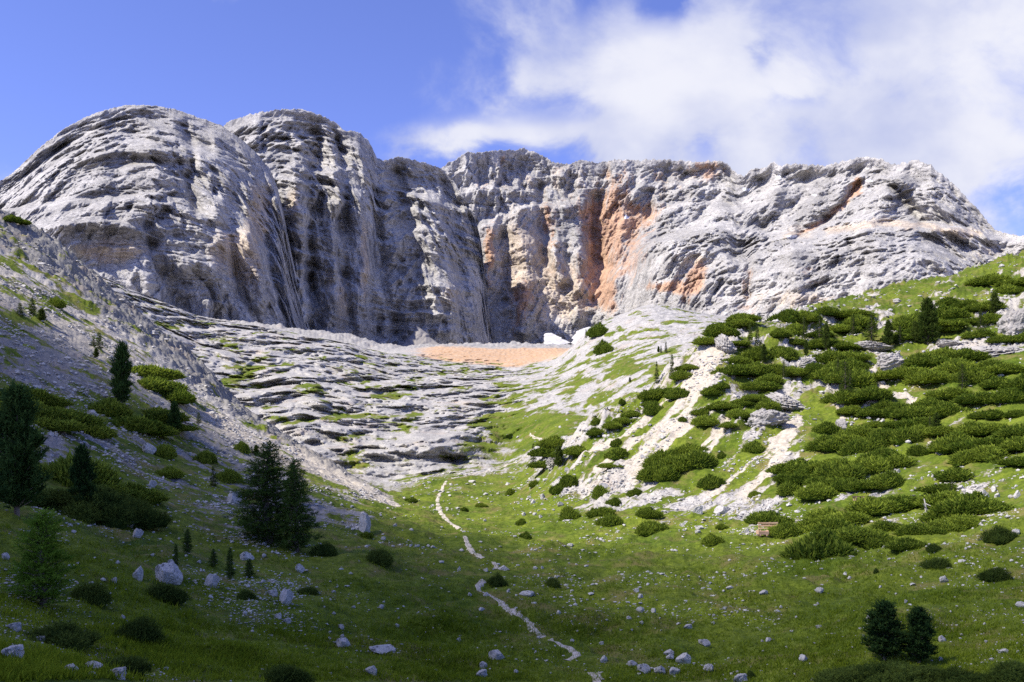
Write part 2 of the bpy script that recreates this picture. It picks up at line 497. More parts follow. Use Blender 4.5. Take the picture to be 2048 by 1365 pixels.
    fade = 1 - sstep(.93, 1.0, np.broadcast_to(t, (R, C))) * .75
    D2 = D + off * fade * calm
    k_ = D2 / D
    X, Y, Z = X * k_, Y * k_, Z * k_
    # paint
    O = np.zeros((R, C)); Cr = np.zeros((R, C)); Dk_ = np.full((R, C), tdark); Sn = np.zeros((R, C))
    tgt = {'o': O, 'c': Cr, 'd': Dk_, 's': Sn}
    for what, *p in paint:
        if isinstance(p[0], list):
            pts, wd, a_ = p
            v = a_ * np.exp(-(poly_dist(PX + wx, PY + wy, pts) / wd) ** 2)
        else:
            cx_, cy_, rx, ry, a_ = p
            v = a_ * np.exp(-(((PX + wx - cx_) / rx) ** 2 + ((PY + wy - cy_) / ry) ** 2))
        tgt[what] += v
    # the back of the mountain falls away behind the crest
    bx, by, bz = [X], [Y], [Z]
    for i in range(1, 9):
        g = 28.0 * i + 6 * i * i
        kk = (Y[-1] + g) / Y[-1]
        bx.append((X[-1] * kk)[None]); by.append((Y[-1] + g)[None]); bz.append((Z[-1] - .35 * g - .0006 * g * g)[None])
    ext = lambda A: np.concatenate([A] + [A[-1:]] * 8, 0)
    X, Y, Z = np.concatenate(bx), np.concatenate(by), np.concatenate(bz)
    cols = np.stack([ext(O), ext(Cr), np.clip(ext(Dk_), 0, 2), ext(Sn)], -1).reshape(-1, 4)
    V_ = np.stack([X, Y, Z], -1).reshape(-1, 3)
    me = mesh_from(name, V_, grid_faces(R + 8, C), CLIFF, True, cols)
    return tag(link(name, me), kind='structure')

# rounded dome of the near left massif
mountain('mountain',
    [(-700, 640), (-350, 520), (-150, 430), (0, 364), (40, 334), (80, 294), (130, 257), (170, 235), (200, 224), (250, 211), (300, 211), (350, 219), (400, 236),
     (440, 250), (480, 277), (512, 306), (540, 338), (556, 378), (570, 440), (584, 515), (598, 570), (612, 640), (640, 700), (680, 730)],
    [(0, [(-700, 820), (0, 780), (200, 790), (400, 820), (450, 842), (540, 885), (600, 915), (680, 950)]),
     (.35, [(-700, 850), (0, 800), (200, 815), (330, 835), (420, 850), (470, 880), (540, 922), (600, 950), (680, 985)]),
     (.62, [(-700, 900), (0, 850), (150, 845), (280, 850), (400, 890), (470, 930), (540, 975), (600, 1000), (680, 1035)]),
     (.85, [(-700, 960), (0, 920), (200, 935), (300, 945), (400, 985), (480, 1050), (540, 1110), (680, 1180)]),
     (1, [(-700, 1050), (0, 1010), (200, 1060), (300, 1080), (400, 1110), (480, 1120), (540, 1140), (680, 1190)])],
    -700, 680, [(2.2, .05), (2.0, .19)],
    [([(140, 520), (200, 532), (262, 520), (296, 492)], 20, 14), ([(60, 455), (160, 438), (260, 446), (310, 470)], 22, -16),
     ([(392, 650), (345, 570), (312, 505), (300, 450)], 18, 22), ([(430, 640), (425, 560), (410, 500)], 9, 10), ([(300, 560), (310, 640)], 16, -14),
     ([(275, 318), (330, 330), (410, 345)], 12, 16), ([(270, 300), (340, 300), (420, 320)], 14, -18),
     ([(395, 420), (380, 360), (390, 300), (370, 250)], 10, 18), ([(440, 430), (455, 350), (430, 280)], 16, -16),
     ([(465, 480), (480, 560), (520, 660)], 10, 20), ([(500, 380), (505, 470), (530, 600)], 18, -20), ([(548, 400), (560, 480), (575, 580), (610, 690)], 9, -22),
     ([(535, 470), (548, 560), (585, 680)], 8, 20), ([(420, 500), (440, 600), (500, 680)], 22, -16), ([(0, 420), (120, 400), (240, 390), (330, 395)], 10, 9),
     ([(230, 240), (300, 280), (380, 290)], 12, 8)],
    [('c', 520, 425, 26, 62, 1.1), ('c', 462, 505, 40, 50, .85), ('c', 225, 502, 80, 22, 1.15), ('c', 500, 560, 30, 50, .45), ('c', 240, 315, 60, 14, .4),
     ('o', 500, 545, 24, 40, .25), ('d', 360, 350, 90, 70, .5), ('d', 250, 462, 90, 22, 1.0), ('d', 470, 590, 120, 90, .5), ('d', 400, 560, 80, 60, .5)],
    (0.02, .00062, -330, 32), 100, amp=(.5, .72, .48), tdark=.36,
    steps=[([(-40, 430), (140, 402), (260, 398), (340, 408), (430, 450)], 5, 15), ([(210, 345), (300, 322), (400, 335), (460, 370)], 5, 20), ([(60, 375), (180, 300), (260, 280), (340, 296)], 5, 9), ([(400, 300), (450, 320), (510, 350)], 5, 12), ([(-40, 470), (80, 452), (200, 440), (310, 462)], 5, 16), ([(380, 520), (440, 470), (500, 455), (560, 470)], 9, 8)])

# second dome with its dark walls and the banded buttress
mountain('mountain',
    [(400, 300), (440, 262), (456, 244), (500, 229), (560, 219), (605, 219), (640, 230), (675, 248), (690, 266), (700, 262), (722, 268), (744, 290), (750, 314),
     (762, 322), (800, 314), (850, 326), (885, 339), (905, 360), (945, 420), (962, 478), (972, 570), (980, 650), (990, 720)],
    [(0, [(400, 1180), (560, 1120), (620, 1150), (700, 1220), (760, 1290), (830, 1290), (900, 1310), (955, 1360), (990, 1480)]),
     (.4, [(400, 1200), (560, 1150), (610, 1190), (700, 1240), (760, 1310), (840, 1310), (900, 1340), (950, 1410), (990, 1500)]),
     (.7, [(400, 1260), (560, 1200), (640, 1240), (700, 1270), (760, 1360), (840, 1380), (900, 1440), (950, 1480), (990, 1520)]),
     (1, [(400, 1360), (560, 1370), (640, 1380), (700, 1400), (745, 1450), (800, 1480), (885, 1540), (990, 1540)])],
    400, 990, [(3.0, .07), (2.2, .2)],
    [([(640, 286), (640, 330)], 12, 20), ([(655, 260), (672, 330), (690, 400)], 10, -26), ([(622, 340), (628, 450), (622, 650)], 10, 16), ([(590, 330), (600, 470), (610, 640)], 14, -30),
     ([(668, 400), (672, 520), (668, 660)], 16, -22), ([(696, 380), (700, 520), (700, 650)], 8, 16), ([(725, 400), (728, 520), (722, 660)], 16, -24),
     ([(752, 380), (764, 500), (790, 660)], 9, 18), ([(715, 280), (730, 330), (745, 400)], 10, -18), ([(800, 340), (830, 480), (850, 560)], 13, 20),
     ([(855, 420), (890, 540), (905, 660)], 30, -34), ([(930, 430), (950, 560), (955, 660)], 12, -18), ([(800, 480), (815, 580), (820, 680)], 14, -18)],
    [('c', 730, 520, 12, 90, .8), ('c', 690, 600, 16, 60, .7), ('c', 660, 560, 10, 70, .5), ('c', 905, 590, 45, 40, .5), ('c', 560, 470, 20, 60, .6),
     ('o', 720, 600, 20, 50, .25), ('d', 660, 470, 70, 140, .35), ('d', 780, 520, 80, 120, .25), ('d', 900, 640, 80, 40, .5), ('c', 590, 400, 14, 40, .7), ('c', 640, 232, 80, 14, .25)],
    (.05, 0.0, 0, 26), 200, amp=(.45, 1.0, .8), tdark=.34,
    steps=[([(770, 470), (850, 455), (900, 470), (965, 505)], 6, 18), ([(780, 575), (870, 560), (975, 580)], 6, 16), ([(540, 345), (590, 330), (640, 345), (700, 335)], 6, 24), ([(750, 400), (830, 385), (930, 420)], 6, 16), ([(590, 470), (650, 455), (720, 475)], 6, 14), ([(600, 590), (680, 570), (760, 600)], 6, 14)])

# head wall of the cirque and the right massif
mountain('mountain',
    [(840, 352), (887, 334), (910, 319), (935, 306), (980, 304), (1020, 301), (1050, 299), (1080, 311), (1110, 325), (1130, 331), (1150, 326), (1165, 322), (1200, 328),
     (1220, 321), (1270, 322), (1330, 319), (1390, 326), (1420, 323), (1442, 320), (1456, 328), (1470, 347), (1488, 352), (1510, 334), (1530, 336), (1545, 326),
     (1562, 331), (1600, 329), (1650, 332), (1700, 321), (1730, 315), (1762, 319), (1790, 331), (1830, 321), (1862, 331), (1892, 356), (1922, 386), (1952, 416),
     (1976, 446), (2006, 467), (2048, 473), (2200, 495), (2500, 570), (2800, 620)],
    [(0, [(840, 1680), (950, 1620), (1000, 1615), (1090, 1625), (1150, 1630), (1190, 1650), (1235, 1600), (1290, 1480), (1400, 1340), (1600, 1190), (1800, 1080), (2048, 1000), (2800, 900)]),
     (.30, [(840, 1720), (950, 1660), (1000, 1660), (1090, 1665), (1150, 1670), (1190, 1690), (1240, 1630), (1300, 1510), (1400, 1370), (1600, 1230), (1800, 1120), (2048, 1060), (2800, 950)]),
     (.58, [(840, 1780), (950, 1730), (1000, 1735), (1090, 1745), (1150, 1750), (1200, 1780), (1250, 1710), (1300, 1590), (1400, 1480), (1600, 1350), (1800, 1230), (2048, 1170), (2800, 1000)]),
     (.70, [(840, 1810), (950, 1770), (1000, 1775), (1090, 1785), (1150, 1790), (1200, 1815), (1250, 1760), (1300, 1700), (1400, 1610), (1600, 1490), (1800, 1360), (1900, 1330), (2048, 1250), (2800, 1050)]),
     (1, [(840, 1800), (950, 1800), (1050, 1860), (1200, 1880), (1300, 1850), (1450, 1790), (1500, 1740), (1650, 1640), (1800, 1530), (1900, 1470), (2000, 1420), (2048, 1350), (2800, 1100)])],
    840, 2800, [(5.5, .055), (2.2, .21)],
    [([(985, 455), (978, 560), (975, 660)], 14, -46), ([(1010, 470), (1012, 600)], 10, 26), ([(1030, 420), (1062, 540), (1085, 620)], 22, -14),
     ([(1052, 570), (1050, 660)], 16, -44), ([(1084, 380), (1086, 450), (1096, 520)], 12, 36), ([(1115, 490), (1125, 560)], 15, -36), ([(1150, 320), (1165, 420)], 18, -28),
     ([(1160, 470), (1160, 640)], 14, -26), ([(1195, 400), (1190, 450), (1200, 520)], 16, 46), ([(1215, 300), (1220, 370)], 8, 20), ([(1255, 440), (1235, 560), (1215, 640)], 16, -30),
     ([(1300, 390), (1305, 440)], 14, 36), ([(1340, 330), (1330, 400)], 9, 18), ([(1392, 330), (1385, 400)], 12, -18), ([(1462, 330), (1440, 380), (1400, 440), (1310, 480)], 14, 24),
     ([(1440, 300), (1448, 350)], 12, -26), ([(1350, 500), (1420, 470), (1490, 440)], 30, -26), ([(1405, 530), (1385, 575)], 26, 22), ([(1370, 600), (1376, 612)], 6, 18),
     ([(1500, 520), (1497, 600)], 9, 20), ([(1520, 450), (1545, 470)], 18, 20), ([(1585, 460), (1600, 560), (1590, 620)], 20, -24), ([(1600, 475), (1660, 470), (1720, 460)], 14, 22),
     ([(1700, 486), (1712, 500)], 8, 30), ([(1735, 500), (1722, 560), (1690, 600)], 12, 20), ([(1760, 500), (1740, 600)], 30, -20), ([(1722, 366), (1690, 410), (1640, 450), (1590, 480)], 9, 26),
     ([(1700, 330), (1680, 380), (1620, 430)], 20, -26), ([(1800, 360), (1770, 410), (1730, 455)], 26, -40), ([(1795, 375), (1825, 410), (1850, 445)], 13, 44), ([(1870, 370), (1900, 420), (1920, 450)], 22, -22),
     ([(1850, 480), (1930, 500), (2040, 500)], 18, 16), ([(1880, 520), (1960, 530), (2048, 540)], 14, -12), ([(1560, 340), (1550, 400), (1500, 450)], 16, -18), ([(1620, 350), (1590, 420)], 14, 16)],
    [('o', 1200, 500, 28, 70, .75), ('o', 1215, 590, 32, 40, .75), ('o', 1240, 460, 40, 40, .6), ('o', 1200, 420, 60, 30, .45), ('o', 983, 500, 15, 60, .8), ('o', 1052, 590, 22, 34, .75), ('o', 1045, 640, 22, 30, .5),
     ('o', 1098, 440, 16, 60, .6), ('o', 1300, 425, 34, 40, .6), ('o', 1395, 555, 24, 32, 1.0), ('o', 1338, 575, 46, 12, .85), ('o', 1372, 600, 16, 20, .5), ('o', 1497, 560, 13, 50, .5), ('o', 1500, 620, 60, 20, .32),
     ('o', 1720, 372, 13, 20, 1.2), ('o', [(1718, 380), (1690, 412), (1650, 440), (1600, 470)], 7, .75), ('o', 1640, 342, 60, 12, .35), ('o', 1560, 365, 20, 20, .3), ('o', 1300, 350, 160, 26, .34), ('o', 1420, 340, 40, 24, .45),
     ('o', 1010, 322, 100, 20, .34), ('o', 965, 365, 26, 14, .45), ('o', 1240, 390, 30, 30, .5), ('o', 1620, 540, 30, 10, .5), ('o', 1640, 565, 40, 6, .6), ('o', 1880, 400, 40, 40, .22), ('o', 1140, 560, 60, 60, .22), ('o', 1270, 520, 40, 50, .4), ('o', 1000, 680, 60, 20, .3),
     ('c', 1390, 522, 22, 12, .9), ('c', 1600, 468, 40, 18, .7), ('c', [(1660, 462), (1760, 446), (1840, 452), (1960, 470)], 11, .75), ('c', 1560, 600, 80, 30, .3), ('c', 1130, 590, 80, 60, .5), ('c', 1050, 500, 40, 60, .3), ('c', 1980, 505, 50, 16, .4), ('c', 1100, 560, 150, 120, .42), ('c', 1180, 360, 260, 50, .36), ('o', 1150, 480, 160, 120, .2), ('c', 1450, 600, 200, 40, .2), ('c', 1030, 480, 60, 100, .3),
     ('c', 1640, 600, 60, 20, .25), ('c', 1350, 410, 60, 40, .2),
     ('s', 1496, 378, 8, 4, 1.0), ('s', 1744, 366, 8, 3, 1.0), ('s', 1585, 474, 14, 6, .9), ('s', 1256, 433, 8, 4, .9), ('s', 1562, 352, 6, 4, .9), ('s', 1630, 390, 8, 3, .8),
     ('d', 1180, 440, 80, 60, .5), ('d', 1640, 540, 120, 50, .4), ('d', 1500, 590, 200, 30, .3), ('d', 1830, 420, 40, 40, .5), ('d', 1540, 440, 30, 30, .5)],
    (-.10, 0.0, 0, 28), 300, amp=(.75, .62, .22), tdark=.38,
    steps=[([(1230, 540), (1310, 486), (1430, 452), (1560, 470), (1700, 456), (1850, 448), (2060, 480)], 9, 46), ([(1290, 440), (1400, 400), (1480, 420), (1560, 400)], 8, 24), ([(1480, 395), (1600, 372), (1700, 350), (1780, 352), (1860, 372)], 8, 22),
           ([(1000, 430), (1060, 405), (1100, 412), (1180, 395)], 7, 22), ([(890, 380), (980, 372), (1060, 380), (1110, 372)], 6, 18), ([(1340, 588), (1450, 596), (1560, 590), (1700, 578), (1800, 590)], 5, 9), ([(1360, 545), (1500, 530), (1640, 548), (1760, 530)], 5, 8)])

# ------------------------------------------------------------------ the valley: one sheet laid through surveyed heights
def zz(z, D): return (HY - F * z / D, D)
TBL = {
 -900: [(1365, 9), (1100, 20), (850, 42), (500, 95), (330, 150), (250, 190), zz(72, 225), zz(85, 270), zz(95, 340), zz(105, 400), zz(120, 500), zz(150, 700)],
 -200: [(1365, 12), (1150, 24), (950, 46), (660, 97), (440, 150), (345, 190), zz(58, 225), zz(66, 270), zz(76, 340), zz(90, 400), zz(105, 500), zz(140, 700)],
 0: [(1365, 14), (1180, 26), (1000, 48), (760, 95), (525, 150), (441, 190), zz(42, 225), zz(46, 270), zz(62, 340), zz(80, 400), zz(95, 500), zz(130, 700)],
 100: [(1365, 15), (1190, 28), (1030, 49), (810, 93), (590, 150), (483, 188), zz(34, 225), zz(38, 270), zz(58, 340), zz(85, 400), zz(90, 500), zz(125, 700)],
 200: [(1365, 17), (1200, 30), (1060, 50), (860, 90), (655, 150), (570, 185), zz(24, 225), zz(32, 270), (575, 340), (560, 420), zz(78, 500), zz(115, 700)],
 300: [(1365, 19), (1210, 32), (1080, 52), (915, 89), (727, 148), (660, 183), zz(17, 225), zz(24, 270), (645, 345), (598, 430), zz(72, 500), zz(110, 700)],
 400: [(1365, 21), (1220, 35), (1100, 54), (960, 88), (805, 145), (742, 180), zz(10, 225), zz(18, 265), (700, 345), (640, 440), zz(66, 520), zz(105, 700)],
 500: [(1365, 23), (1225, 37), (1110, 56), (990, 88), (862, 142), (838, 172), zz(3, 215), (820, 255), (725, 340), (655, 445), zz(61, 530), zz(100, 690)],
 600: [(1365, 25), (1230, 39), (1120, 58), (1020, 88), (915, 140), (900, 165), (905, 200), (835, 240), (740, 330), (675, 455), zz(57, 540), zz(95, 690)],
 700: [(1365, 27), (1233, 41), (1125, 61), (1042, 89), (970, 133), (958, 158), (955, 190), (872, 232), (770, 325), (692, 465), zz(54, 550), zz(90, 690)],
 790: [(1365, 28), (1235, 43), (1130, 64), (1052, 92), (1012, 122), (1000, 148), (965, 190), (885, 230), (785, 320), (711, 472), (704, 560), (694, 680)],
 900: [(1365, 30), (1235, 46), (1130, 67), (1055, 98), (1005, 130), (968, 165), (945, 198), (875, 240), (785, 330), (727, 470), (701, 560), (689, 690)],
 1024: [(1365, 32), (1240, 46), (1135, 66), (1060, 98), (1005, 132), (962, 170), (930, 212), (840, 270), (775, 350), (743, 440), (708, 570), (688, 700)],
 1120: [(1365, 33), (1240, 47), (1132, 67), (1055, 98), (985, 120), (915, 145), (880, 190), (805, 265), (757, 350), (722, 450), (703, 570), (690, 710)],
 1180: [(1365, 33), (1240, 47), (1130, 68), (1045, 98), (960, 118), (862, 145), zz(2, 185), (790, 265), (715, 350), (655, 430), zz(62, 560), zz(85, 710)],
 1300: [(1365, 33), (1240, 47), (1120, 68), (1030, 98), (910, 118), (785, 150), zz(9, 190), (745, 245), (680, 330), (612, 430), zz(64, 560), zz(90, 710)],
 1440: [(1365, 32), (1240, 46), (1110, 70), (1030, 93), (850, 122), (665, 160), zz(19, 200), zz(28, 250), (653, 330), (640, 440), zz(62, 560), zz(90, 710)],
 1640: [(1365, 31), (1230, 46), (1110, 66), (1010, 86), (810, 125), (617, 195), zz(29, 230), zz(36, 290), zz(46, 360), zz(58, 450), zz(70, 560), zz(95, 710)],
 1850: [(1365, 29), (1220, 44), (1100, 62), (970, 86), (740, 135), (575, 230), zz(40, 265), zz(46, 310), zz(56, 380), zz(66, 460), zz(78, 565), zz(100, 715)],
 2048: [(1365, 27), (1200, 42), (1080, 58), (930, 82), (690, 140), (526, 260), zz(53, 300), zz(58, 340), zz(66, 400), zz(75, 470), zz(85, 570), zz(105, 720)],
 2300: [(1365, 25), (1190, 38), (1060, 52), (870, 76), (610, 135), (455, 260), zz(63, 300), zz(70, 340), zz(78, 400), zz(88, 470), zz(98, 570), zz(115, 720)],
 3200: [(1365, 22), (1150, 34), (1000, 48), (780, 72), (500, 130), (350, 250), zz(76, 300), zz(85, 340), zz(95, 400), zz(105, 470), zz(115, 570), zz(130, 720)],
}
GL = [.95, .95, .93, .90, .84, .66, .36, .08, .05, .10, .12, .15, .1, .03, 0]
GC = [.95, .95, .97, .97, .96, .94, .90, .78, .42, .12, .15, .25, .0, .0, 0]
GR = [.95, .95, .96, .96, .96, .86, .70, .54, .42, .33, .28, .22, .1, 0, 0]
GRR = [.95, .95, .96, .96, .96, .88, .84, .86, .7, .6, .5, .4, .1, 0, 0]
def build_valley():
    px = np.concatenate([np.arange(-900, -60, 14), np.arange(-60, 2110, 2.0), np.arange(2110, 3200, 14)])
    C = len(px)
    keys = sorted(TBL)
    arr = np.array([TBL[q] for q in keys], dtype=float)            # (cols, 12, 2)
    K = arr.shape[1] + 3
    PYk = np.empty((K, C)); DK = np.empty((K, C))
    for i in range(12):
        PYk[i + 2] = np.interp(px, keys, arr[:, i, 0])
        DK[i + 2] = np.interp(px, keys, arr[:, i, 1])
    infr = (px > -200) & (px < 2200)
    sm = lambda a: np.where(infr, blur(a[None], 12, 1)[0], a)
    for i in range(2, K - 1):
        PYk[i], DK[i] = sm(PYk[i]), sm(DK[i])
    ZK = (HY - PYk) / F * DK
    DK[0], ZK[0] = 1.5, -1.75
    DK[1] = 7.0
    ZK[1] = np.minimum(-1.95, ZK[2] * .62)
    DK[K - 1], ZK[K - 1] = 1500, ZK[K - 2] + 45
    # grass tables over the same knots
    wl = 1 - sstep(560, 900, px); wr = sstep(1020, 1200, px); wrr = sstep(1500, 1900, px)
    wc = 1 - wl - wr
    GK = np.stack([wl * GL[i] + wc * GC[i] + wr * ((1 - wrr) * GR[i] + wrr * GRR[i]) for i in range(K)])
    BK = np.zeros((K, C))
    for i, b in zip(range(7, 13), (.25, .6, 1, 1, 1, .35)): BK[i] = b * (1 - .72 * sstep(930, 1110, px))
    BK[7] *= 1 - sstep(1000, 1100, px); BK[8] *= 1 - .5 * sstep(1080, 1200, px)
    # monotone cubic through the knots
    h = np.diff(DK, axis=0); dl = np.diff(ZK, axis=0) / h
    m = np.zeros_like(ZK)
    a, b = dl[:-1], dl[1:]
    w1, w2 = 2 * h[1:] + h[:-1], h[1:] + 2 * h[:-1]
    with np.errstate(divide='ignore', invalid='ignore'):
        mm = (w1 + w2) / (w1 / a + w2 / b)
    m[1:-1] = np.where(a * b > 0, mm, 0)
    m[0], m[-1] = dl[0], dl[-1]
    nrow = [6, 16, 120, 90, 90, 120, 56, 14, 40, 80, 110, 60, 26, 10]
    Ds, Zs, Us = [], [], []
    for i in range(K - 1):
        s = np.linspace(0, 1, nrow[i], endpoint=(i == K - 2))[:, None]
        D = DK[i] * (DK[i + 1] / DK[i]) ** s
        t = (D - DK[i]) / h[i]
        Z = ((2 * t**3 - 3 * t**2 + 1) * ZK[i] + (t**3 - 2 * t**2 + t) * h[i] * m[i]
             + (-2 * t**3 + 3 * t**2) * ZK[i + 1] + (t**3 - t**2) * h[i] * m[i + 1])
        Ds.append(D); Zs.append(Z); Us.append(np.broadcast_to(i + s, D.shape))
    D, Z, Uq = np.concatenate(Ds), np.concatenate(Zs), np.concatenate(Us)
    R = D.shape[0]
    def knot_field(KF):
        i = np.minimum(Uq.astype(int), K - 2); s = Uq - i; s = s * s * (3 - 2 * s)
        c = np.broadcast_to(np.arange(C), (R, C))
        return KF[i, c] * (1 - s) + KF[i + 1, c] * s
    G, B = knot_field(GK), knot_field(BK)
    PX = np.broadcast_to(px, (R, C)).astype(float)
    PY = HY - F * Z / D
    X, Y = (PX - CX) / F * D, D
    wl2, wr2 = np.broadcast_to(wl, (R, C)), np.broadcast_to(wr, (R, C))
    W = np.zeros((R, C)); DR = np.zeros((R, C)); OE = np.zeros((R, C))
    zero = np.zeros_like(X)
    # hand-laid scree runs, stone fields, turf patches: (channel, points or ellipse, width, amount)
    jx = 10 * fbm(X, Y, zero, 1 / 7, 3, 900); jy = 7 * fbm(X, Y, zero, 1 / 7, 3, 910)
    vis = (Uq < 8.2)
    bow = ~vis
    def lay(A, sel, pts, wd, a_):
        d = poly_dist(PX + jx * min(1, wd / 12), PY + jy * min(1, wd / 12), pts)
        A += np.where(sel, a_ * np.exp(-(d / wd) ** 2), 0)
    def oval(A, sel, cx_, cy_, rx, ry, a_):
        A += np.where(sel, a_ * np.exp(-(((PX + jx - cx_) / rx) ** 2 + ((PY + jy - cy_) / ry) ** 2)), 0)
    for pts, wd in [([(1400, 765), (1330, 840), (1240, 905), (1190, 940)], 6), ([(1425, 750), (1370, 830), (1300, 890), (1250, 935)], 8), ([(1440, 690), (1400, 740), (1350, 790)], 16),
                    ([(1330, 790), (1250, 870), (1180, 910)], 7), ([(1410, 835), (1350, 880), (1270, 950)], 10), ([(1592, 838), (1540, 895), (1480, 940), (1425, 985)], 11), ([(1600, 850), (1560, 900), (1490, 995)], 13),
                    ([(1510, 790), (1450, 850), (1390, 900)], 6), ([(1480, 830), (1430, 880), (1412, 910)], 5), ([(1675, 800), (1690, 850), (1725, 890)], 9), ([(1690, 685), (1730, 740), (1800, 790), (1835, 805)], 8),
                    ([(1860, 885), (1885, 915)], 9), ([(1940, 850), (1890, 885)], 6), ([(1735, 690), (1800, 740)], 8), ([(590, 900), (660, 945), (730, 985), (792, 1010)], 9), ([(420, 830), (520, 890), (590, 930)], 10)]:
        lay(G, vis, pts, wd * .85, -.60); lay(W, vis, pts, wd * 1.2, .8)
    for o in [(1110, 905, 50, 26, -.45), (1180, 970, 90, 36, -.42), (1420, 1012, 120, 24, -.42), (1330, 1000, 80, 20, -.28), (1500, 1016, 60, 20, -.36), (1760, 985, 70, 22, -.4), (1930, 975, 90, 26, -.42),
              (1555, 815, 60, 40, -.5), (1450, 700, 30, 40, -.4), (1600, 730, 40, 40, -.25), (2030, 630, 40, 40, -.7), (1960, 690, 90, 14, -.7), (1870, 610, 120, 30, -.16), (1780, 640, 50, 20, -.35),
              (1640, 980, 40, 20, -.2), (1050, 850, 60, 20, -.2), (640, 1030, 60, 16, -.4), (560, 980, 60, 40, -.25), (470, 880, 60, 40, -.25), (300, 800, 90, 60, -.22), (90, 720, 120, 60, -.30),
              (130, 880, 60, 40, -.4), (60, 1180, 50, 20, -.25), (430, 1250, 90, 20, -.18), (720, 1050, 30, 20, -.4), (500, 1030, 90, 30, -.22)]:
        oval(G, vis, *o)
    for o in [(60, 640, 40, 20, .35), (40, 520, 60, 20, .25), (110, 600, 40, 12, .35), (260, 820, 60, 30, .3), (840, 1060, 90, 40, .1), (1450, 915, 70, 40, .35), (1230, 760, 20, 10, .2)]:
        oval(G, vis, *o)
    for o in [(500, 735, 40, 24, .5), (455, 690, 30, 10, .4), (440, 770, 50, 8, .45), (650, 840, 34, 10, .6), (700, 830, 40, 8, .35), (560, 770, 60, 8, .25), (770, 790, 40, 12, .4), (790, 850, 60, 10, .35), (330, 650, 60, 10, .3),
              (1080, 780, 70, 14, .25), (1240, 735, 60, 16, .35), (1000, 850, 60, 30, .35), (1080, 835, 90, 20, .45), (950, 900, 50, 20, .2), (1240, 800, 60, 14, .25), (1340, 700, 60, 10, .25), (1250, 665, 30, 10, .35),
              (1050, 865, 80, 40, .4), (1010, 800, 50, 18, .2), (1100, 765, 60, 14, .25), (1000, 770, 40, 8, .3), (1130, 845, 60, 26, .3), (860, 770, 60, 6, .2), (700, 930, 50, 12, .35), (560, 890, 30, 10, .3), (1560, 640, 60, 14, .35)]:
        oval(G, bow, *o)
    # orange basin and grey moraine beyond the lip
    u12 = sstep(11.05, 11.35, Uq + .2 * fbm(X, Y, zero, 1 / 18, 3, 931)) * (1 - sstep(12.25, 12.55, Uq + .12 * fbm(X, Y, zero, 1 / 25, 3, 930)))
    OE += u12 * sstep(800, 880, PX) * (1 - sstep(1110, 1180, PX)) * .64
    G = np.where(Uq > 11.4, np.minimum(G, .1), G)
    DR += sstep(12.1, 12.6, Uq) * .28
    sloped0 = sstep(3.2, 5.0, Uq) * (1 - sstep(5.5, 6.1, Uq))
    # strip beyond the left crest: grey rubble with its shade painted in dark
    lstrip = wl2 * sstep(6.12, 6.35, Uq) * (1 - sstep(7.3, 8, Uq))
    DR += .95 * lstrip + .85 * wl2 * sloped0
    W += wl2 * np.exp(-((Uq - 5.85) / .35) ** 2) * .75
    W += .25 * wr2 * sstep(5.0, 5.6, Uq) * (1 - sstep(7, 8, Uq))
    # streaks down the fall line and patchiness
    sl = fbm(X * .18 - Y * .02, Y, zero, 1 / 1.6, 4, 940, .6)
    ang = math.radians(38)
    a_ = X * math.cos(ang) + Y * math.sin(ang); b_ = -X * math.sin(ang) + Y * math.cos(ang)
    sr = fbm(a_ * .16, b_, zero, 1 / 2.2, 4, 950, .6)
    pat = fbm(X, Y, Z, 1 / 9, 4, 960, .55)
    pat2 = fbm(X, Y, Z, 1 / 3, 3, 970, .6)
    sloped = sstep(3.2, 5.2, Uq) * (1 - sstep(7.6, 8.4, Uq))
    calm = 1 - .55 * sstep(.88, .97, G)
    G = G + sloped * wl2 * sl * .62 + sloped * wr2 * sr * .95 + pat * .42 * calm + pat2 * .30 * calm
    # relief
    meadow = G * (1 - sstep(7.5, 9, Uq))
    Z2 = Z + meadow * np.clip(D / 30, .25, 1.3) * (.58 * fbm(X, Y, zero, 1 / 6.5, 3, 980, .45, 'b') + .07 * fbm(X, Y, zero, 1 / .8, 3, 985, .55, 'b'))
    Z2 += .9 * fbm(X, Y, zero, 1 / 26, 2, 990) * sstep(1.5, 2.6, Uq) * (1 - sstep(11, 12, Uq))
    stones = np.clip(1 - G, 0, 1) * (1 - .5 * np.clip(W, 0, 1))
    Z2 += stones * sstep(2, 3, Uq) * (1 - B) * np.clip(D / 70, .3, 1.6) * (.55 * fbm(X, Y, zero, 1 / 3.2, 4, 995, .6, 'b') + .22 * np.where(wl2 > .5, sl, sr))
    rough_r = wr2 * sstep(5.3, 6, Uq) * (1 - sstep(7.6, 8.4, Uq)) * np.clip(1.25 - G, .15, 1) * (1 - .75 * np.clip(W, 0, 1))
    Z2 += rough_r * (4.2 * fbm(X, Y, Z * .5, 1 / 22, 5, 1010, .55, 'b') + 1.2 * fbm(X, Y, Z, 1 / 6, 4, 1015, .6, 'r'))
    Z2 += lstrip * (1.6 * fbm(X, Y, zero, 1 / 6, 4, 1020, .6, 'r'))
    # slab ledges of the bowl
    wv = 9 * fbm(X, Y, zero, 1 / 110, 2, 1030) + 1.6 * fbm(X, Y, zero, 1 / 26, 3, 1035, .5)
    S = Z2 + .0015 * (X - 45) ** 2 + wv
    S0 = S.copy()
    mod = np.clip(.70 + 1.9 * fbm(X, Y, zero, 1 / 46, 3, 1036), .10, 1.3) * B
    off = np.zeros_like(Z2)
    mod = np.clip(mod, 0, 1.1)
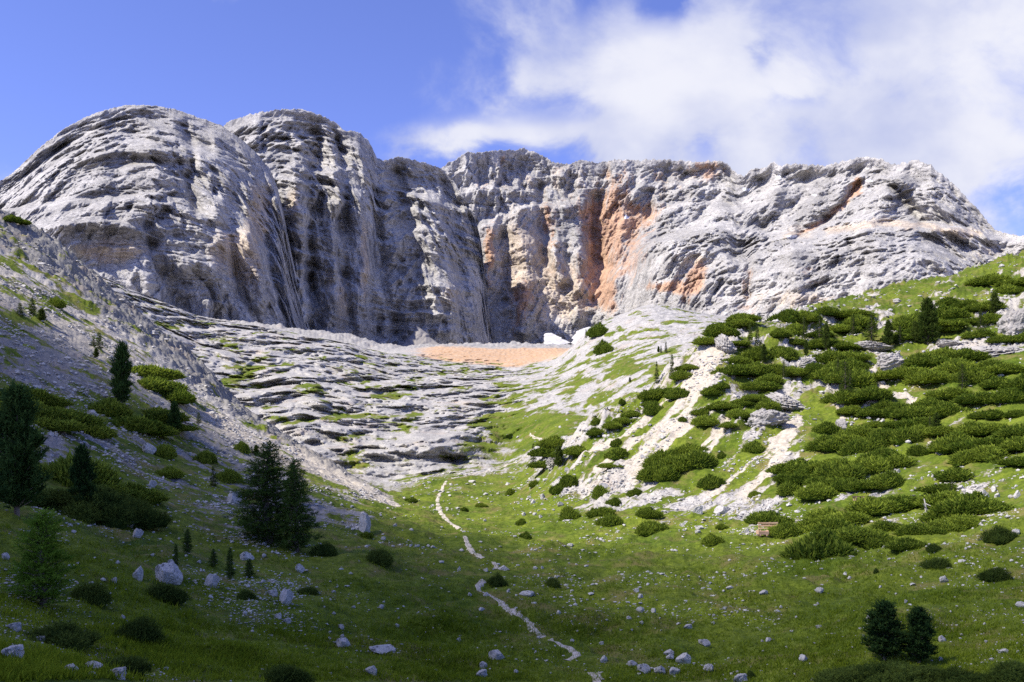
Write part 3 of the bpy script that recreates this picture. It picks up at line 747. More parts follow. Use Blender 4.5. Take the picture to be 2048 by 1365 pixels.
    for l_, am in ((10.5, .55), (3.8, .52), (1.5, .50), (.62, .4)):
        s = S / l_ + 40.3
        off += am * l_ * 2.5 * (terr(s, 4.0) - s) * mod
        fr = s - np.floor(s)
        off += np.clip(mod, 0, 1) * min(.6, .3 * l_) * np.exp(-((fr - .58) / .06) ** 2)
        if 1.5 < l_ < 5: DR = DR + .10 * B * np.clip(2.2 * perlin(np.floor(s) * .61 + .37, X / 60, zero + 3.3 * l_, 1045), -.2, 1)
        if l_ > 1: DR = DR + .04 * np.clip(mod, 0, 1) * np.exp(-((fr - .60) / .08) ** 2)  # thin shade line painted dark in the recess under each ledge
        if l_ > 2: G = G + .12 * B * np.exp(-((fr - .50) / .08) ** 2)
        S = S + .25 * l_ * fbm(X, Y, zero, 1 / (4.0 * l_), 3, 1040)
    for n_, (an, l_) in enumerate(((35, 9.0), (80, 4.0), (130, 14.0))):
        an = math.radians(an)
        s = (X * math.cos(an) + Y * .5 * math.sin(an)) / l_ + .5 * fbm(X, Y, zero, 1 / (l_ * 2), 3, 1080 + n_) + 30
        fr = s - np.floor(s)
        off += B * l_ * .7 * (terr(s, 7.0) - s) * np.clip(.4 + 1.5 * fbm(X, Y, zero, 1 / 40, 2, 1090 + n_), 0, 1)
        off += B * 1.6 * np.exp(-((fr - .5) / .05) ** 2) * np.clip(.2 + 2 * fbm(X, Y, zero, 1 / 30, 2, 1095 + n_), 0, 1)
    off -= 13 * np.exp(-(((PX - 860) / 85) ** 2 + ((PY - 893) / 38) ** 2)) * bow
    off += 8 * np.exp(-(((PX + jx - 905) / 42) ** 2 + ((PY + jy - 922) / 11) ** 2)) * bow
    off -= 9 * np.exp(-(((PX - 960) / 40) ** 2 + ((PY - 800) / 14) ** 2)) * bow
    off += 6 * np.exp(-(((PX + jx - 975) / 30) ** 2 + ((PY + jy - 821) / 6) ** 2)) * bow
    off += B * (8.5 * fbm(X, Y, Z2, 1 / 19, 4, 1097, .5, 'b') + 1.2 * fbm(X, Y, Z2, 1 / 4, 3, 1098, .6, 'b'))
    Z2 += B * .8 * fbm(X, Y, zero, 1 / 24, 3, 1050, .5, 'b')
    bh = sstep(8.2, 8.8, Uq) * (1 - sstep(11.2, 11.6, Uq))
    G += bh * (.95 * fbm(X * .55, Y * .25, S0 * .9, 1 / 5.0, 5, 1070, .65) + .3 * fbm(X, Y, zero, 1 / 14, 3, 1075))
    mor = sstep(12.2, 12.8, Uq)
    Z2 += mor * 3.0 * fbm(X, Y, zero, 1 / 20, 5, 1060, .6, 'b')
    kr = (D + off) / D
    X, Y, Z2, D = X * kr, Y * kr, Z2 * kr, D * kr
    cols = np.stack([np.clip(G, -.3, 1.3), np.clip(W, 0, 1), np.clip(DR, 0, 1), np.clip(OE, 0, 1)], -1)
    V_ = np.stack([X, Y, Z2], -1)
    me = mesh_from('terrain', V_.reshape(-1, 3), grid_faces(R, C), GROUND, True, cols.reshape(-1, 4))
    tag(link('terrain', me), kind='structure')
    return px, D, Z2, np.clip(G, 0, 1), Uq
GPX, GD, GZ, GG, GU = build_valley()
GCL = np.clip(.22 + 2.4 * fbm((GPX - CX) / F * GD, GD, GD * 0, 1 / 8, 3, 1200), .06, 1.8)
GPYMIN = np.minimum.accumulate(HY - F * GZ / GD, axis=0)

def ground(px, py):
    """the ground point seen at a photo position: (x, y, z)"""
    f = np.interp(px, GPX, np.arange(len(GPX)))
    c = int(round(f))
    r = int(np.searchsorted(-GPYMIN[:, c], -py))
    r = min(max(r, 1), len(GD) - 1)
    D = GD[r, c]
    return np.array([(px - CX) / F * D, D, GZ[r, c]]), D
def height(x, y):
    px = CX + F * x / y
    c = int(round(float(np.interp(px, GPX, np.arange(len(GPX))))))
    return float(np.interp(y, GD[:, c], GZ[:, c]))
def grassy(px, py):
    c = int(round(float(np.interp(px, GPX, np.arange(len(GPX))))))
    r = min(max(int(np.searchsorted(-GPYMIN[:, c], -py)), 1), len(GD) - 1)
    return GG[r, c], GU[r, c]

# the big cloud whose shadow lies over the near slopes (behind the left shoulder of the photographer)
def build_cloud():
    H = 900.0
    off = SUN_DIR / SUN_DIR.z * H
    ed_x = np.array([-400, -170, -110, -60, -20, 10, 40, 90, 160, 400])
    ed_y = np.array([175, 172, 164, 138, 98, 74, 64, 62, 68, 84])
    nx, ny = 90, 70
    xs = np.linspace(-480, 420, nx); ss = np.linspace(0, 1, ny)
    X, S = np.meshgrid(xs, ss)
    far = np.interp(X, ed_x, ed_y)
    Y = far - S * 420
    dist = np.minimum(np.minimum(S * 420, (1 - S) * 420), np.minimum(X + 480, 420 - X))
    th = 30 * (1 - (1 - np.clip(dist / 80, 0, 1)) ** 2) ** .9 * (1 + .5 * fbm(X, Y, X * 0, 1 / 45, 4, 77)) * (1 + 2.0 * (1 - sstep(-60, 5, X))) + .02
    Zt = H + th * .5; Zb = H - th * .5
    P = np.concatenate([np.stack([X + off.x, Y + off.y, Zt], -1).reshape(-1, 3), np.stack([X + off.x, Y + off.y, Zb], -1).reshape(-1, 3)])
    f = grid_faces(ny, nx); n = nx * ny
    i = np.arange(n).reshape(ny, nx)
    rim = np.concatenate([i[0, :], i[1:, -1], i[-1, -2::-1], i[-2:0:-1, 0]])
    side = np.stack([rim, np.roll(rim, -1), np.roll(rim, -1) + n, rim + n], -1)[:, ::-1]
    m = bpy.data.materials.new('cloud_vapour')
    m.use_nodes = True
    t = NT(m.node_tree)
    o = t.new('ShaderNodeOutputMaterial'); v = t.new('ShaderNodeVolumePrincipled')
    v.inputs['Color'].default_value = (1, 1, 1, 1)
    v.inputs['Density'].default_value = 0.033
    t.put(o.inputs['Volume'], v.outputs[0])
    if hasattr(m, 'cycles') and hasattr(m.cycles, 'homogeneous_volume'): m.cycles.homogeneous_volume = True
    me = mesh_from('cloud', P, [f[:, ::-1], f + n, side[:, ::-1]], m, True)
    tag(link('cloud', me), kind='stuff')
build_cloud()
#MARK_OBJECTS
# ------------------------------------------------------------------ footpath, snow, scree cones
def ribbon(name, px_pts, width, seed, mat, lift=.03):
    pts = []
    for (x0, y0), (x1, y1) in zip(px_pts[:-1], px_pts[1:]):
        n = max(2, int(math.hypot(x1 - x0, y1 - y0) / 1.6))
        for i in range(n):
            q = i / n
            pts.append(ground(x0 + (x1 - x0) * q, y0 + (y1 - y0) * q)[0])
    P = np.array(pts)
    P[:, :2] = blur(P[:, :2], 2, 0)
    T = np.gradient(P[:, :2], axis=0)
    T /= np.linalg.norm(T, axis=1, keepdims=True) + 1e-9
    N = np.stack([-T[:, 1], T[:, 0]], 1)
    n = len(P); M = 7
    zr = np.zeros(n)
    wl = width * (1 + .75 * fbm(P[:, 0], P[:, 1], zr, 1 / .7, 4, seed)); wr = width * (1 + .75 * fbm(P[:, 0], P[:, 1], zr + 9, 1 / .7, 4, seed + 5))
    V = np.zeros((n, M, 3))
    for j in range(M):
        q = j / (M - 1) * 2 - 1
        o = q * np.where(q < 0, wl, wr) * .5
        xy = P[:, :2] + N * o[:, None]
        for i in range(n):
            V[i, j] = (xy[i, 0], xy[i, 1], height(xy[i, 0], xy[i, 1]) + (lift if abs(q) < .9 else -.06))
    V[:, :, 2] = np.maximum(V[:, :, 2], 0 * V[:, :, 2] + V[:, :, 2])
    return tag(link(name, mesh_from(name, V.reshape(-1, 3), grid_faces(n, M), mat, True)), kind='structure')
for i, (pts, wd) in enumerate([
    ([(893, 962), (886, 975), (878, 990), (875, 1003), (877, 1016), (884, 1030), (897, 1044), (911, 1053), (921, 1062)], .72),
    ([(929, 1072), (933, 1084), (938, 1094), (942, 1103), (957, 1113), (970, 1119)], .56), ([(986, 1124), (993, 1132), (990, 1143)], .5),
    ([(969, 1162), (955, 1173), (958, 1182), (976, 1190), (998, 1203), (1014, 1219), (1040, 1233), (1059, 1246), (1064, 1260), (1080, 1270), (1090, 1276)], .5),
    ([(1099, 1280), (1115, 1287), (1124, 1294), (1141, 1298), (1155, 1309), (1150, 1316), (1129, 1323)], .44), ([(1188, 1346), (1196, 1354), (1198, 1364), (1202, 1380)], .6),
    ([(900, 958), (950, 950), (1000, 938), (1040, 922), (1075, 903), (1110, 888), (1170, 868)], .8), ([(1058, 870), (1075, 878), (1090, 884)], .6)]):
    ribbon('footpath', pts, wd, 40 + i, PATHM)

def slab_patch(name, outline, D0, D1, mat, label, cat, thick=3.0, n=40, seed=1):
    """an uneven mass lying against the foot of the wall: outline in photo pixels, depth running from its lower to its upper edge"""
    ys = [p[1] for p in outline]
    y0, y1 = max(ys), min(ys)
    ts = np.linspace(0, 1, n)
    rows = []
    for t_ in ts:
        y = y0 + (y1 - y0) * t_
        xs = []
        for (xa, ya), (xb, yb) in zip(outline, outline[1:] + outline[:1]):
            if (ya - y) * (yb - y) <= 0 and ya != yb:
                xs.append(xa + (xb - xa) * (y - ya) / (yb - ya))
        if len(xs) < 2: xs = [outline[0][0]] * 2
        wob = fbm(np.array([t_ * 5.0, t_ * 5.0 + 20]), np.zeros(2), np.zeros(2), 1.0, 3, seed) * 7 * min(1, 6 * t_ * (1 - t_) + .1)
        lo, hi = min(xs) + wob[0], max(xs) + wob[1]
        hi = max(hi, lo + 1)
        D = D0 + (D1 - D0) * t_
        q = np.linspace(0, 1, n)
        px = lo + (hi - lo) * q
        b = np.sin(np.pi * q) ** .5
        d = D - thick * b + thick * .6 * fbm(px * .08, px * 0 + y * .08, px * 0, 1.0, 3, seed)
        rows.append(np.stack([(px - CX) / F * d, d, (HY - y) / F * d], -1))
    V = np.array(rows)
    V2 = V.copy(); V2[:, :, 1] += 14; V2[:, :, 2] -= 6
    f = grid_faces(n, n)
    me = mesh_from(name, np.concatenate([V.reshape(-1, 3), V2.reshape(-1, 3)]), [f, f[:, ::-1] + n * n], mat, True)
    o = link(name, me)
    return tag(o, label, cat) if label else tag(o, kind='structure')
slab_patch('snow_patch', [(1092, 690), (1087, 672), (1091, 667), (1104, 666), (1114, 672), (1126, 678), (1142, 686), (1120, 692)], 1470, 1545, SNOW, 'low grey snow patch in the shaded corner below the orange wall', 'snow patch', 4, 40, 3)
slab_patch('snow_patch', [(1144, 680), (1150, 666), (1164, 658), (1178, 654), (1190, 655), (1187, 666), (1172, 675), (1158, 683)], 1450, 1530, SNOW, 'bright sunlit snow patch beside the darker one at the wall foot', 'snow patch', 4, 40, 8)
for pts, D0, D1, sd in [([(512, 668), (545, 620), (566, 640), (600, 664), (650, 690), (560, 690)], 1000, 1030, 1), ([(570, 684), (606, 650), (640, 676), (680, 702), (600, 704)], 1060, 1090, 2),
                        ([(790, 704), (822, 672), (832, 650), (850, 664), (872, 684), (900, 700)], 1215, 1260, 3), ([(1120, 700), (1150, 690), (1170, 672), (1196, 664), (1200, 704)], 1380, 1430, 4), ([(690, 702), (712, 676), (726, 700), (716, 708)], 1150, 1180, 5)]:
    slab_patch('scree_slope', pts, D0, D1, SCREE, None, None, 10, 40, sd)

# ------------------------------------------------------------------ plants
rng = np.random.RandomState(11)
def unit(v): return v / (np.linalg.norm(v, axis=-1, keepdims=True) + 1e-9)
def shoots(P, Dr, L, W, blades, r, tint):
    """tapered shoots: each one `blades` narrow diamonds round its axis -> verts, quads, tints"""
    N = len(P)
    a = unit(np.cross(Dr, r.normal(size=(N, 3))))
    b = np.cross(Dr, a)
    Vs, Ts = [], []
    for i in range(blades):
        th = math.pi * i / blades
        s = a * math.cos(th) + b * math.sin(th)
        base = P; tip = P + Dr * L[:, None]
        mid = P + Dr * (L * .42)[:, None]
        Vs.append(np.stack([base, mid + s * W[:, None], tip, mid - s * W[:, None]], 1))
        Ts.append(np.repeat(tint[:, None], 4, 1))
    V = np.concatenate(Vs).reshape(-1, 3)
    T = np.concatenate(Ts).reshape(-1)
    return V, np.arange(len(V)).reshape(-1, 4), T
def needles(P, Dr, L, nl, nw, per, r, tint):
    """bottle-brush shoots: needle triangles all along each axis"""
    N = len(P)
    t = (np.arange(per) + .5) / per
    base = (P[:, None] + Dr[:, None] * (L[:, None] * t)[..., None]).reshape(-1, 3)
    Dd = np.repeat(Dr, per, 0)
    side = unit(np.cross(Dd, r.normal(size=Dd.shape)))
    dr = unit(Dd * .8 + side)
    ln = nl * (.7 + .6 * r.rand(len(base)))
    wv = unit(np.cross(dr, r.normal(size=dr.shape))) * nw
    V = np.stack([base - wv, base + dr * ln[:, None], base + wv], 1).reshape(-1, 3)
    T = np.repeat(np.repeat(tint, per) * (.8 + .4 * r.rand(len(base))), 3)
    return V, np.arange(len(V)).reshape(-1, 3), T
def plant_mesh(name, pieces, mat, mats=None):
    vs, fs, ts, o = [], [], [], 0
    for V, Fc, T in pieces:
        vs.append(V); fs.append(Fc + o); ts.append(T); o += len(V)
    T = np.clip(np.concatenate(ts), 0, 1)
    cols = np.stack([T, T, T, np.ones_like(T)], -1)
    return mesh_from(name, np.concatenate(vs), fs, mat, False, cols, 'tint')
import bmesh
_b = bmesh.new(); bmesh.ops.create_icosphere(_b, subdivisions=3, radius=1.0)
ICO3 = (np.array([v.co[:] for v in _b.verts]), np.array([[v.index for v in f.verts] for f in _b.faces])); _b.free()
_b = bmesh.new(); bmesh.ops.create_icosphere(_b, subdivisions=5, radius=1.0)
ICO5 = (np.array([v.co[:] for v in _b.verts]), np.array([[v.index for v in f.verts] for f in _b.faces])); _b.free()
_b = bmesh.new(); bmesh.ops.create_icosphere(_b, subdivisions=6, radius=1.0)
ICO6 = (np.array([v.co[:] for v in _b.verts]), np.array([[v.index for v in f.verts] for f in _b.faces])); _b.free()
_b = bmesh.new(); bmesh.ops.create_icosphere(_b, subdivisions=1, radius=1.0)
ICO1 = (np.array([v.co[:] for v in _b.verts]), np.array([[v.index for v in f.verts] for f in _b.faces])); _b.free()

def shrub_mesh(seed, n, near=False, mat=None):
    r = np.random.RandomState(seed)
    K = r.randint(7, 11)
    ang = r.rand(K) * 6.283; rad = np.sqrt(r.rand(K)) * .62
    c = np.stack([np.cos(ang) * rad, np.sin(ang) * rad, np.zeros(K)], -1)
    R = .30 + .20 * r.rand(K)
    c[0] = 0; R[0] = .5
    Hh = (1 - .55 * (np.hypot(c[:, 0], c[:, 1]) / .7) ** 1.5) * (.72 + .32 * r.rand(K))
    pieces = []
    P, N_, Tn = [], [], []
    for i in range(K):
        q = unit(r.normal(size=(int(n * R[i] ** 2 * 2.2), 3)))
        q[:, 2] = np.abs(q[:, 2]) * 1.0 - .12
        p = c[i] + q * np.array([R[i], R[i], Hh[i]]) * (.66 + .40 * r.rand(len(q), 1))
        keep = np.ones(len(p), bool)
        for j in range(K):
            if j != i:
                keep &= (((p - c[j]) / np.array([R[j], R[j], Hh[j]])) ** 2).sum(1) > .55
        P.append(p[keep]); N_.append(unit(q[keep] * np.array([1, 1, .8]))); Tn.append(np.full(keep.sum(), .42 + .3 * (r.rand() - .5)))
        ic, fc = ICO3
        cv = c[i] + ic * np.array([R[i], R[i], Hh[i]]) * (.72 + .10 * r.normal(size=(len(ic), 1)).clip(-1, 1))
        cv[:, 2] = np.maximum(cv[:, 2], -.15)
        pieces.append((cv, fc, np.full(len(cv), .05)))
    P, N_, Tn = np.concatenate(P), np.concatenate(N_), np.concatenate(Tn)
    Dr = unit(N_ * .75 + np.array([0, 0, .75]) + .35 * r.normal(size=N_.shape))
    tint = np.clip(Tn + .30 * r.normal(size=len(P)), .0, 1)
    if near:
        L = .10 + .09 * r.rand(len(P))
        pieces.append(needles(P, Dr, L, .045, .006, 16, r, tint))
    else:
        L = (.10 + .20 * r.rand(len(P)) ** 1.6); W = .016 + .016 * r.rand(len(P))
        cd = r.rand(len(P)) < .14
        Dr[cd] = unit(np.array([0, 0, 1]) + .28 * r.normal(size=(cd.sum(), 3)) + .3 * N_[cd]); L[cd] += .14 * r.rand(cd.sum()); tint[cd] = np.clip(tint[cd] + .25, 0, 1)
        pieces.append(shoots(P, Dr, L, W, 3, r, tint))
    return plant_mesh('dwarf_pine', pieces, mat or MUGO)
SHRUB = [shrub_mesh(20 + i, 2100) for i in range(7)]
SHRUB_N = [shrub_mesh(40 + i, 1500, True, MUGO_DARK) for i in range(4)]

def tube(pts, rads, sides=8):
    pts = np.array(pts, float); n = len(pts)
    V = []
    for i in range(n):
        t = unit(pts[min(i + 1, n - 1)] - pts[max(i - 1, 0)])
        a = unit(np.cross(t, [0.31, .9, .2])); b = np.cross(t, a)
        for s in range(sides):
            th = 2 * math.pi * s / sides
            V.append(pts[i] + (a * math.cos(th) + b * math.sin(th)) * rads[i])
    Fc = []
    for i in range(n - 1):
        for s in range(sides):
            Fc.append([i * sides + s, i * sides + (s + 1) % sides, (i + 1) * sides + (s + 1) % sides, (i + 1) * sides + s])
    V.append(pts[-1]); e = len(V) - 1
    tri = [[(n - 1) * sides + s, (n - 1) * sides + (s + 1) % sides, e] for s in range(sides)]
    return np.array(V), np.array(Fc), np.array(tri)
def conifer(seed, kind, mat):
    """height 1, crown radius about 0.25 before scaling -> (trunk mesh, crown mesh)"""
    r = np.random.RandomState(seed)
    if kind == 'larch': nW, nB, z0, ns, up, droop = 34, 7, .06, 20, .10, .16
    elif kind == 'young': nW, nB, z0, ns, up, droop = 24, 8, .03, 18, .45, .02
    elif kind == 'pine': nW, nB, z0, ns, up, droop = 22, 8, .04, 15, .50, .0
    else: nW, nB, z0, ns, up, droop = 20, 7, .04, 9, .05, .10
    bend = r.normal(size=2) * .02
    axis = lambda z: np.array([bend[0] * math.sin(3 * z), bend[1] * math.sin(3 * z), z])
    zs = np.linspace(0, .97, 9)
    tr = tube([axis(z) - np.array([0, 0, .04 if z == 0 else 0]) for z in zs], [.024 * (1 - z) ** .8 + .003 for z in zs])
    P, Dr, L, T, limbs = [], [], [], [], []
    for i in range(nW):
        z = z0 + (1 - z0) * (i + r.rand() * .6) / nW
        f = (z - z0) / (1 - z0)
        if kind == 'pine': rad = .25 * min(1, f * 5 + .55) * (1 - f ** 2.2) ** .9 + .03
        elif kind == 'larch': rad = .25 * min(1, f * 4 + .45) * (1 - f) ** .72 + .012
        elif kind == 'young': rad = .25 * min(1, f * 5 + .6) * (1 - f) ** .62 + .02
        else: rad = .25 * (1 - f) ** .85 * min(1, f * 6 + .7) + .012
        for b in range(nB):
            if r.rand() < (.16 if kind in ('larch', 'young') else .07): continue
            az = 6.283 * (b + r.rand()) / nB
            ln = rad * (.45 + .75 * r.rand())
            d = unit(np.array([math.cos(az), math.sin(az), up * (.6 + .8 * r.rand()) + .5 * f * (kind != 'spruce')]))
            o = axis(z)
            limbs.append(tube([o, o + d * ln * .5, o + d * ln * .9 - np.array([0, 0, droop * ln])], [.006, .004, .0015], 4))
            m = max(3, int(ns * ln / .2))
            t = np.sqrt(r.rand(m)) * .95 + .05
            p = o + d * (ln * t)[:, None] + np.array([0, 0, -1]) * (droop * ln * t ** 2)[:, None]
            lat = r.normal(size=(m, 3)) * np.array([1, 1, .45])
            P.append(p + lat * .012)
            if kind == 'pine': dd = unit(d * .6 + np.array([0, 0, .6]) + lat * .45)
            elif kind == 'spruce': dd = unit(d * .9 + np.array([0, 0, -.1]) + lat * .5)
            else: dd = unit(d * .7 + lat * .75 + np.array([0, 0, .05]))
            Dr.append(dd)
            L.append(np.full(m, {'pine': .085, 'spruce': .06, 'larch': .05, 'young': .075}[kind]) * (.7 + .6 * r.rand(m)))
            T.append(np.clip(.40 + .25 * (r.rand() - .5) + .28 * r.normal(size=m), 0, 1))
    top = axis(.97)
    P.append(np.repeat(top[None], 6, 0)); Dr.append(unit(np.array([0, 0, 1]) + .25 * r.normal(size=(6, 3)))); L.append(np.full(6, .07)); T.append(np.full(6, .6))
    P, Dr, L, T = np.concatenate(P), np.concatenate(Dr), np.concatenate(L), np.concatenate(T)
    if kind in ('larch', 'young'):
        pieces = [needles(P, Dr, L, .020, .0030 if kind == 'larch' else .0040, 12, r, T)]
    else:
        pieces = [needles(P, Dr, L, .036 if kind == 'pine' else .026, .0065, 9, r, T), shoots(P, Dr, L * .9, np.full(len(P), .008), 2, r, T * .7)]
    vs, q, tr3, o = [tr[0]], [tr[1]], [tr[2]], len(tr[0])
    for a_ in limbs:
        vs.append(a_[0]); q.append(a_[1] + o); tr3.append(a_[2] + o); o += len(a_[0])
    trunk = mesh_from('trunk', np.concatenate(vs), [np.concatenate(q), np.concatenate(tr3)], BARK, True)
    return trunk, plant_mesh('crown', pieces, mat)
TREE = {'larch': [conifer(1, 'larch', LARCH), conifer(2, 'larch', LARCH)], 'young': [conifer(3, 'young', LARCH_Y)],
        'pine': [conifer(4, 'pine', PINE), conifer(5, 'pine', PINE)], 'spruce': [conifer(6, 'spruce', SPRUCE), conifer(7, 'spruce', SPRUCE), conifer(8, 'pine', SPRUCE)]}
NAME = {'larch': 'larch_tree', 'young': 'larch_tree', 'pine': 'stone_pine', 'spruce': 'conifer_tree'}
tr_rng = random.Random(3)
def tree(kind, px, py, h, wd, label, group=None, var=0, lean=0.0):
    p, D = ground(px, py)
    Hm, Wm = h * D / F, wd * D / F
    trunk, crown = TREE[kind][var % len(TREE[kind])]
    root = bpy.data.objects.new(NAME[kind], None)
    COL.objects.link(root)
    root.empty_display_size = .3
    root.location = (p[0], p[1], p[2] - .02 * Hm)
    sxy = Wm / .56
    root.scale = (sxy, sxy, Hm * 1.02)
    root.rotation_euler = (0, lean, tr_rng.random() * 6.28)
    link('trunk', trunk, root); link('crown', crown, root)
    return tag(root, label, 'tree', group)
tree('pine', 34, 1030, 245, 120, 'tall dark stone pine at the frame edge above the pale young larch', var=0)
tree('pine', 165, 1033, 130, 52, 'slim stone pine with a bare grey lower trunk in front of the dark thicket', var=1)
tree('young', 88, 1215, 185, 135, 'bright green young larch with wispy top on the near slope')
tree('larch', 542, 1088, 196, 158, 'largest larch, the broad dark one in the middle of the slope', var=0)
tree('larch', 594, 1104, 180, 104, 'slender larch with a bare leaning trunk beside the broad larch', var=1, lean=.04)
tree('larch', 585, 1010, 84, 34, 'small pointed larch peeping out between the two large larches', var=0)
tree('pine', 243, 812, 118, 44, 'lone dark pine standing over the fallen grey log', var=1)
tree('pine', 348, 872, 64, 28, 'small dark pine at the end of a low thicket downhill of the fallen log', var=0)
tree('pine', 1770, 1322, 112, 84, 'bushy pine with a whitish bare stem on the near meadow edge', var=0)
tree('pine', 1838, 1326, 104, 66, 'neat cone-shaped pine beside the bushy one on the near meadow edge', var=1)
tree('spruce', 1856, 692, 88, 44, 'biggest sunny conifer standing alone above the pale slab', var=2)
tree('spruce', 1690, 806, 82, 34, 'tall narrow conifer rising from the thicket above the pale gully', var=0)
tree('spruce', 1313, 770, 44, 13, 'thin dark conifer on the ridge, shorter of a spaced pair', var=1)
tree('spruce', 1344, 764, 46, 13, 'thin conifer on the ridge uphill of its spaced twin', var=0)
tree('spruce', 1067, 930, 40, 16, 'pointed conifer at the near end of the dark bush by the upper path', var=1)
tree('spruce', 1118, 934, 40, 19, 'rounded conifer in front of the dark bush by the upper path', var=2)
tree('spruce', 1903, 1002, 42, 22, 'light green small larch between low bushes and the white boulder field', var=0)
SM = 'slim sunny conifer among others in the ridge thicket'
for i, (x, y, h, w_) in enumerate([(1608, 692, 52, 16), (1640, 690, 62, 22), (1652, 700, 50, 16), (1706, 672, 40, 18), (1742, 690, 58, 32), (1776, 702, 52, 22), (1514, 700, 46, 16), (1522, 722, 40, 16), (1528, 730, 36, 14),
                                  (1500, 690, 40, 14), (1568, 758, 34, 14), (1612, 716, 30, 10), (1700, 790, 50, 18), (1676, 770, 46, 16), (1830, 690, 40, 18), (1800, 694, 36, 16), (1924, 778, 48, 26), (1872, 872, 40, 18), (1860, 866, 34, 14), (1960, 662, 40, 18), (1990, 630, 40, 20)]):
    tree('spruce', x, y, h, w_, SM, 'slim conifers of the ridge thicket', var=i)
FM = 'tiny far conifer on the pale slabs below the head wall'
for i, (x, y, h, w_) in enumerate([(1332, 706, 22, 8), (1322, 706, 14, 6), (1317, 706, 12, 6), (1172, 678, 18, 6), (1190, 658, 15, 6), (1260, 766, 10, 5)]):
    tree('spruce', x, y, h, w_, FM, 'tiny conifers below the head wall', var=i)
LM = 'little bright sapling high on the scree flank'
for i, (x, y, h, w_) in enumerate([(40, 634, 26, 18), (64, 630, 32, 20), (84, 643, 24, 18), (198, 698, 32, 20), (188, 694, 16, 14), (192, 716, 18, 12), (397, 848, 22, 14), (426, 974, 40, 20), (512, 912, 20, 14), (503, 910, 14, 10)]):
    tree('spruce', x, y, h, w_, LM, 'saplings on the scree flank', var=i)
DM = 'shaded larch sapling among white stones below the two large larches'
for i, (x, y, h, w_) in enumerate([(376, 1112, 48, 26), (352, 1134, 44, 16), (460, 1160, 62, 24), (427, 1138, 36, 22), (498, 1158, 36, 26), (110, 962, 18, 16), (52, 1170, 60, 30)]):
    tree('larch', x, y, h, w_, DM, 'shaded saplings on the near slope', var=i)

